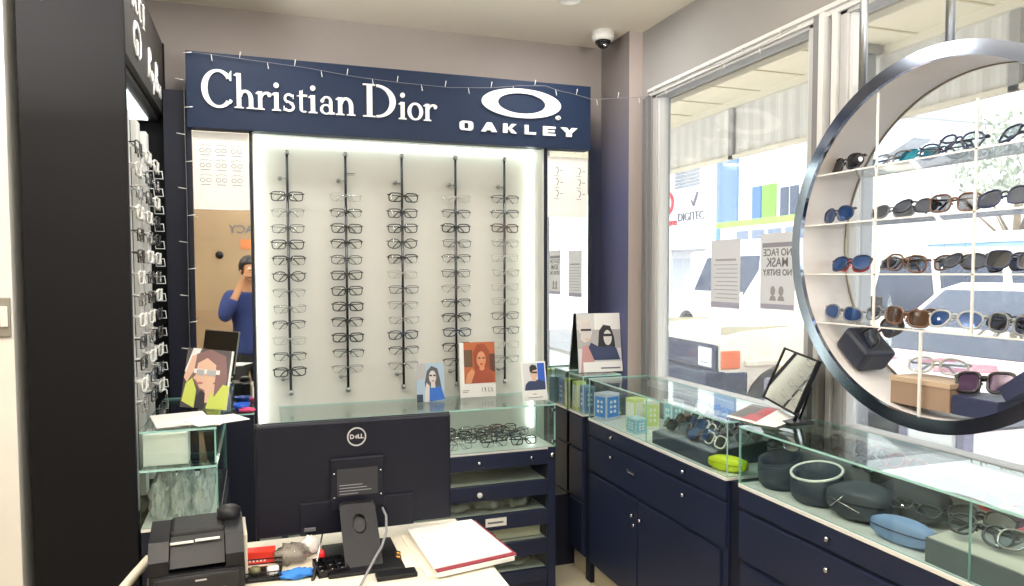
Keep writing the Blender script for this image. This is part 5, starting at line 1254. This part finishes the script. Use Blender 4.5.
MB().box(3.88, 3.93, -4, 16, 2.835, 2.90).box(3.90, 3.95, -4, 16, 2.40, 2.43).build('rail', M('fascia_rail', '#d8d0be', .7), va)
for yy in (5.42, 2.9, 8.4): MB().box(3.90, 3.928, yy-.03, yy+.03, 2.40, 2.86).build('batten', M('batten_grey', '#8f8d8c', .6), va)
t = thing('verandah_post', 'grey square verandah post outside, seen through the round display', 'post', (3.8, 3.83, GZ))
MB().rbox(-.045, .045, -.045, .045, 0, 2.89-GZ, .006).build('shaft', M('post_grey', '#8d9095', .6), t); MB().rbox(-.08, .08, -.08, .08, 0, .03, .004).build('base_plate', steel, t); MB().rbox(-.07, .07, -.07, .07, 3.13, 3.19, .004).build('head_plate', steel, t)

tyre_m = M('tyre_rubber', '#1d1d1f', .8); glass_car = M('car_glass', '#39445a', .25, spec=.3); bump_m = M('bumper_slate', '#1d2745', .5, spec=.3); lamp_c = M('headlamp', '#dfe3e6', .1, .3); amber = M('indicator_amber', '#e2703a', .3)
def car(name, lab, loc, rotz, L, W, hh, zc, paint, spec, trims):
    """nose towards -x at the origin, ground at z=0. spec: wheel x, radius, cabin profile, window bays."""
    t = thing(name, lab, 'car', loc, rotz)
    r = spec['r']; xs = spec['wheels']; zb = spec['zb']
    bot = [(0, zb)]
    for xw in xs: bot += [(xw + (r+.07)*math.cos(PI - PI*i/10), max(zb, r + (r+.07)*math.sin(PI - PI*i/10))) for i in range(11)]
    bot += [(L, zb)]
    prof = bot + [(L, hh-.02), (L-.03, hh)] + [(x, z) for x, z in spec['hood']] + [(0, hh-.22)]
    MB().prism(prof, 'y', -W/2, W/2).build('body', paint, t)
    cb = spec['cabin']; iw = W/2 - .02; it = W/2 - .13
    zs = [p[1] for p in cb]; z0, z1 = min(zs), max(zs)
    wid = lambda z: iw + (it-iw)*(z-z0)/(z1-z0)
    n = len(cb); vv = [(x, -wid(z), z) for x, z in cb] + [(x, wid(z), z) for x, z in cb]
    MB().add(vv, [tuple(range(n)), tuple(range(2*n-1, n-1, -1))] + [(i, n+i, n+(i+1)%n, (i+1)%n) for i in range(n)]).build('cabin', paint, t)
    for s in (-1, 1):
        for bay in spec['bays']:
            v2 = []
            for off_ in (0.004, -.012): v2 += [(x, s*(wid(z)+off_), z) for x, z in bay]
            m = len(bay); MB().add(v2, [tuple(range(m)), tuple(range(2*m-1, m-1, -1))] + [(i, (i+1)%m, m+(i+1)%m, m+i) for i in range(m)]).build('side_window', glass_car, t)
    (x0, z0_), (x1, z1_) = spec['screen']; dn = Vector((-(z1_-z0_), 0, x1-x0)).normalized()*.008
    for a, b in (((x0, z0_), (x1, z1_)),):
        w0, w1 = wid(a[1])-.07, wid(b[1])-.06
        q = [Vector((a[0], -w0, a[1])), Vector((a[0], w0, a[1])), Vector((b[0], w1, b[1])), Vector((b[0], -w1, b[1]))]
        MB().add([tuple(p+dn) for p in q] + [tuple(p-dn) for p in q], [(0,1,2,3),(7,6,5,4),(0,4,5,1),(1,5,6,2),(2,6,7,3),(3,7,4,0)]).build('windscreen', glass_car, t)
    for xw in xs:
        for s in (-1, 1):
            y0 = s*(W/2 - .10); w = MB().tube([(xw, y0-.10, r), (xw, y0-.085, r), (xw, y0+.085, r), (xw, y0+.10, r)], [r-.03, r, r, r-.03], 28).build('wheel', tyre_m, t)
            MB().cyl((xw, s*(W/2+.001)-.02*s, r), (xw, s*(W/2+.004), r), r*.62, 20).cyl((xw, s*(W/2+.002), r), (xw, s*(W/2+.018), r), r*.2, 12).build('rim', steel, w)
    for tr in trims:
        nm, m, boxes = tr
        for b in boxes: MB().rbox(*b, .012).build(nm, m, t)
    return t
cream_p = M('car_cream_paint', '#efe9d8', .3, coat=.6); white_p = M('car_white_paint', '#f1f2f2', .3, coat=.6)
Wd = 1.80
fwd = dict(r=.38, wheels=(.68, 3.55), zb=.50, hood=[(1.35,1.20),(.30,1.13),(.06,1.08)],
  cabin=[(1.22,1.19),(1.62,1.86),(1.74,1.93),(4.5,1.95),(4.78,1.90),(4.88,1.19)], screen=((1.30,1.24),(1.63,1.86)),
  bays=[[(1.62,1.26),(1.84,1.80),(2.42,1.82),(2.42,1.26)], [(2.52,1.26),(2.52,1.82),(3.32,1.83),(3.32,1.26)], [(3.44,1.26),(3.44,1.83),(4.62,1.82),(4.70,1.26)]])
tr4 = [('bumper', bump_m, [(-.16,.04,-Wd/2-.02,Wd/2+.02,.42,.78)]), ('bumper_end', bump_m, [(.03,.26,-Wd/2-.035,-Wd/2+.02,.42,.77),(.03,.26,Wd/2-.02,Wd/2+.035,.42,.77)]), ('headlamp_bulb', chrome, [(-.048,-.03,-.74,-.62,.84,.95),(-.048,-.03,.62,.74,.84,.95)]), ('grille', M('grille_slate', '#232b48', .5, spec=.3), [(-.025,.01,-.60,.60,.78,1.02)]),
  ('grille_bar', M('grille_bar_grey','#3d4866',.5), [(-.035,-.02,-.58,.58,.84,.855),(-.035,-.02,-.58,.58,.93,.945)]), ('headlamp', lamp_c, [(-.04,.0,-.80,-.56,.80,.99),(-.04,.0,.56,.80,.80,.99)]), ('lamp_surround', M('lamp_surround_slate','#20294a',.5, spec=.3), [(-.03,-.0,-.86,-.53,.77,1.02),(-.03,-.0,.53,.86,.77,1.02)]),
  ('indicator', amber, [(.0,.20,-Wd/2-.012,-Wd/2+.02,.80,.97),(.0,.20,Wd/2-.02,Wd/2+.012,.80,.97)]), ('wing_mirror', black_pl, [(1.5,1.58,-Wd/2-.20,-Wd/2-.02,1.28,1.46),(1.5,1.58,Wd/2+.02,Wd/2+.20,1.28,1.46)]), ('bonnet_seam', M('seam_grey','#b7b09c',.6), [(.10,1.30,-.74,-.73,1.10,1.175),(.10,1.30,.73,.74,1.10,1.175)]),
  ('wheel_flare', M('flare_cream','#e2dcc9',.4), [(.24,1.12,-Wd/2-.03,-Wd/2,.82,.88),(.24,1.12,Wd/2,Wd/2+.03,.82,.88)])]
car('four_wheel_drive', 'cream four-wheel drive with slate bumper and amber indicator parked nose to the shop', (4.02, 6.50, GZ+.03), R_(-4), 4.9, Wd, 1.19, 1.19, cream_p, fwd, tr4)
hat = dict(r=.32, wheels=(.82, 3.30), zb=.30, hood=[(1.15,1.06),(.25,1.01),(.05,.92)],
  cabin=[(1.02,1.04),(1.75,1.56),(2.0,1.62),(3.6,1.60),(4.15,1.10)], screen=((1.08,1.08),(1.74,1.555)), bays=[[(1.55,1.10),(1.98,1.52),(2.55,1.55),(2.55,1.10)], [(2.64,1.10),(2.64,1.55),(3.50,1.53),(3.78,1.10)]])
pinkw = M('car_pinkish_white', '#f3dcdc', .3, coat=.6); redp = M('car_red', '#d2566a', .35, coat=.5)
c2 = car('hatchback', 'pinkish white car with red bonnet shapes parked behind the round display', (3.95, 4.02, GZ), R_(2), 4.2, 1.72, 1.06, 1.06, pinkw, hat,
  [('bumper', M('bumper_lilac_grey','#77748a',.6), [(-.06,.04,-.865,.865,.26,.86)]), ('headlamp', lamp_c, [(-.08,.12,-.82,-.50,.66,.80),(-.08,.12,.50,.82,.66,.80)]), ('grille', black_pl, [(-.08,.02,-.42,.42,.64,.76)]), ('red_trim', redp, [(-.012,.05,-.80,.80,.885,.915)]), ('wing_mirror', pinkw, [(1.3,1.38,-1.03,-.87,1.12,1.26),(1.3,1.38,.87,1.03,1.12,1.26)])])
def bonnet_shape(poly, name='bonnet_red_shape'):  # flat red shapes laid on the bonnet
    v = []
    for h in (.004, .0): v += [(x, y, 1.01 + (x-.25)*.0556 + h + .0) for x, y in poly]
    m = len(poly); MB().add(v, [tuple(range(m)), tuple(range(2*m-1, m-1, -1))] + [(i,(i+1)%m,m+(i+1)%m,m+i) for i in range(m)]).build(name, redp, c2)
bonnet_shape([(.45,.66),(.62,.30),(.80,.34),(.95,.62),(.75,.52),(.6,.66)]); bonnet_shape([(.7,.1),(.95,-.05),(1.0,.12),(.82,.16)]); bonnet_shape([(.45,-.25),(.72,-.52),(.95,-.35),(.9,-.2),(.7,-.3),(.6,-.12)]); bonnet_shape([(.6,-.7),(.95,-.78),(1.05,-.6),(.8,-.62)])
van = dict(r=.34, wheels=(.9, 3.5), zb=.40, hood=[(.9,1.05),(.2,1.0),(.04,.9)], cabin=[(.7,1.04),(1.35,1.90),(1.6,2.0),(4.7,2.0),(4.85,1.1)], screen=((.75,1.10),(1.34,1.88)),
  bays=[[(1.15,1.15),(1.55,1.78),(2.15,1.80),(2.15,1.15)], [(2.28,1.15),(2.28,1.80),(3.35,1.80),(3.35,1.15)], [(3.48,1.15),(3.48,1.80),(4.55,1.80),(4.66,1.15)]])
van_o = car('van', 'white van parked across the lot behind the cream four-wheel drive', (10.2, 15.4, GZ), R_(-90), 4.9, 1.8, 1.05, 1.05, white_p, van, [('bumper', M('van_bumper','#c9cbd0',.5), [(-.08,.05,-.9,.9,.36,.6)]), ('wing_mirror', white_p, [(1.1,1.18,-1.1,-.92,1.25,1.45),(1.1,1.18,.92,1.1,1.25,1.45)]), ('headlamp', lamp_c, [(-.02,.1,-.85,-.5,.66,.86),(-.02,.1,.5,.85,.66,.86)])])
van_o.scale = (1, 1, 1.14)
tk = thing('box_truck', 'small white and blue box truck with lime roof stripe across the lot', 'truck', (12.75, 16.2, GZ), R_(-90))
tk.scale = (1, .85, 1.15)
MB().rbox(-.8, 3.0, -1.1, 1.5, .9, 2.65, .03).build('cargo_box', white_p, tk)
MB().box(-.8, 3.0, -1.112, -1.1, 2.52, 2.66).build('lime_stripe', M('lime_paint', '#8fc04f', .5), tk)
MB().box(-.79, -.6, -1.115, -1.1, .9, 2.52).build('blue_stripe', M('truck_blue', '#5a86c9', .5), tk)
for k in range(4): MB().box(.1+.62*k, .6+.62*k, -1.113, -1.1, 2.22, 2.42).build('vent_panel', M('vent_slate','#6f7b90',.5), tk)
MB().rbox(-2.2, -.85, -1.0, 1.2, .6, 2.0, .08).build('cab', white_p, tk); MB().rbox(-2.21, -1.2, -.9, 1.1, 1.35, 1.9, .05).build('cab_glass', glass_car, tk)
MB().box(-2.0, 2.9, -.9, 1.3, .45, .62).build('chassis', dark_pl, tk)
for x in (-1.5, 2.2):
    for y in (-.95, 1.3): MB().tube([(x, y-.12, .4), (x, y+.12, .4)], .4, 20).build('wheel', tyre_m, tk)
# buildings across the road
bw = M('render_white', '#efeff0', .8, var=.02, scale=1)
bd = thing('shop_building', 'long white shop building with red ring sign across the road', 'building', (15.5, 16.6, CAMZ + (GZ-CAMZ)*1.107))
bd.scale = (1.107,)*3
MB().box(0, 8, 0, 18, 0, 5.9).build('wall', bw, bd)
MB().box(-.25, 8.1, -.2, 18.2, 5.8, 6.1).build('parapet', M('parapet_grey', '#dadbdd', .8), bd)
MB().box(-.08, 0, 4.0, 5.05, 2.7, 5.5).build('blue_panel', M('panel_pale_blue', '#5f7ba8', .6), bd)
mb = MB()
for k in range(7): mb.box(-.05, 0, 6.1, 7.6, 4.65+.12*k, 4.73+.12*k)
mb.build('louvre_vent', M('louvre_grey', '#7d8088', .6), bd)
MB().box(-.05, 0, 2.25, 2.85, 3.3, 4.25).build('lime_sign', M('sign_lime', '#6f9a3c', .6), bd); MB().box(-.05, 0, 2.9, 3.3, 3.3, 4.25).build('blue_sign', M('sign_sky', '#41689f', .6), bd)
for y0 in (1.35, 1.75): MB().box(-.04, 0, y0, y0+.32, 3.2, 4.1).build('window', glass_car, bd)
MB().box(-1.2, 0, 0, 18, 2.45, 2.62).build('canopy', M('canopy_white', '#e9e9ea', .7), bd)
for y0 in (6.2, 9.2, 12.2): MB().box(-.03, 0, y0, y0+2.2, .1, 2.2).build('shopfront', M('shopfront_grey', '#c3c7cf', .3), bd)
for yy in (0.3, 6, 12): MB().box(-1.15, -1.05, yy, yy+.1, 0, 2.45).build('canopy_post', M('post_white','#dcdcdc',.6), bd)
text('lettering', 'DIGITEC', .42, M('letter_grey', '#5b5c66', .7), bd, (-.03, 6.6, 3.62), (0, 0, -PI/2), depth=.03)
text('lettering', 'one', .40, M('letter_red', '#b8323f', .7), bd, (-.03, 7.75, 3.5), (0, 0, -PI/2), depth=.03)
MB().band(ell(8.1, 4.2, .42, .42), ell(8.1, 4.2, .27, .27), 'x', -.04, 0).build('ring_sign', MATS['letter_red'], bd)
MB().tube([(-.03,6.55,4.15),(-.03,6.42,3.98),(-.03,6.2,4.42)], .05, 6).build('tick_mark', MATS['letter_grey'], bd)
ct = thing('shipping_container', 'pale blue container standing beyond the parked cars', 'container', (13.6, 10.9, GZ))
cm_ = M('container_blue', '#9fc2df', .6)
mb = MB().box(0, 2.4, -1.6, 1.0, .1, 2.35)
for k in range(12): mb.box(-.03, 0, -1.55+.21*k, -1.45+.21*k, .25, 2.2)
mb.build('ribbed_walls', cm_, ct); MB().box(-.05, 2.45, -1.68, 1.05, 2.3, 2.5).build('white_roof', M('container_roof','#eef0f2',.6), ct)
for x in (.1, 2.1): MB().box(x, x+.2, -1.5, .9, 0, .1).build('foot', dark_pl, ct)
fc = thing('boundary_wall', 'low pale grey boundary wall beneath the trees', 'fence', (13.5, 8.5, GZ))
MB().box(0, .2, -6, .5, 0, 2.1).build('wall_panel', M('boundary_grey', '#cfd0cf', .8), fc); MB().box(-.04, .24, -6, .5, 2.1, 2.18).build('coping', M('coping_grey','#dcdcd8',.8), fc)
# trees
leaf = M('leaf_pale_green', '#8fa878', .8, var=.25, scale=4); leaf2 = M('leaf_grey_green', '#a7ad9c', .8, var=.2, scale=4); bark = M('bark', '#8b7a66', .9)
def tree(lab, loc, h, rad, mat, n, seed):
    t = thing('tree', lab, 'tree', loc, 0, 'trees across the lot'); rn = random.Random(seed)
    tp = (.1, .05, h-rad*.6); mb = MB().tube([(0,0,0),(.05,0,h*.4),tp], [.14,.11,.07], 8)
    for k in range(6):
        a = k*1.05; mb.tube([(.05,.02,h*.45+.1*k), (math.cos(a)*rad*.7, math.sin(a)*rad*.7, h-rad+.25*k)], [.05,.015], 6)
    mb.build('trunk', bark, t)
    lv = MB()
    for k in range(n):
        while True:
            p = Vector((rn.uniform(-1,1), rn.uniform(-1,1), rn.uniform(-1,1)))
            if .35 < p.length < 1: break
        c = Vector((p.x*rad, p.y*rad, h + p.z*rad*.75)); s = rn.uniform(.07,.15)
        q = Euler((rn.uniform(0,6), rn.uniform(0,6), rn.uniform(0,6))).to_matrix()
        lv.add([tuple(c + q @ Vector(d)*s) for d in ((-1,0,0),(0,-.45,.1),(1,0,0),(0,.45,.1))], [(0,1,2,3)])
    lv.build('foliage', mat, t)
tree('feathery grey-green tree beyond the pale blue container', (18.0, 13.2, GZ), 4.6, 1.6, leaf2, 900, 1)
tree('leafy green tree behind the boundary wall', (17.6, 10.0, GZ), 3.4, 1.2, leaf, 900, 2)
tree('low bushy green tree at the right end of the boundary wall', (17.0, 7.4, GZ), 3.2, 1.15, leaf, 900, 3)
sl = thing('solar_street_lamp', 'grey street lamp with tilted solar panel rising above the lot', 'street lamp', (12.0, 11.0, GZ))
MB().tube([(0,0,0),(0,0,4.0)], [.06,.04], 10).build('pole', M('lamp_post_grey','#c3c6c9',.5), sl)
MB().prism([(-.35,4.25),(.35,3.98),(.36,4.01),(-.34,4.28)], 'x', -.25, .25).build('solar_panel', M('solar_grey','#a9adb4',.4), sl)
MB().tube([(0,0,3.85),(-.1,-.5,4.0)], .025, 8).rbox(-.2, .0, -.8, -.45, 3.97, 4.03, .01).build('lamp_arm', MATS['lamp_post_grey'], sl)

# ------------------------------------------------------------------ daylight
w = bpy.data.worlds.new('overcast_sky'); sc.world = w; w.use_nodes = True
bg = w.node_tree.nodes['Background']; bg.inputs['Color'].default_value = (.93, .97, 1.0, 1); bg.inputs['Strength'].default_value = SKY
sun = bpy.data.lights.new('hazy_sun', 'SUN'); sun.energy = SUN_E; sun.angle = R_(12); sun.color = (1, .97, .92)
so_ = bpy.data.objects.new('hazy_sun', sun); COL.objects.link(so_); so_.rotation_euler = (R_(38), R_(-12), R_(-60))
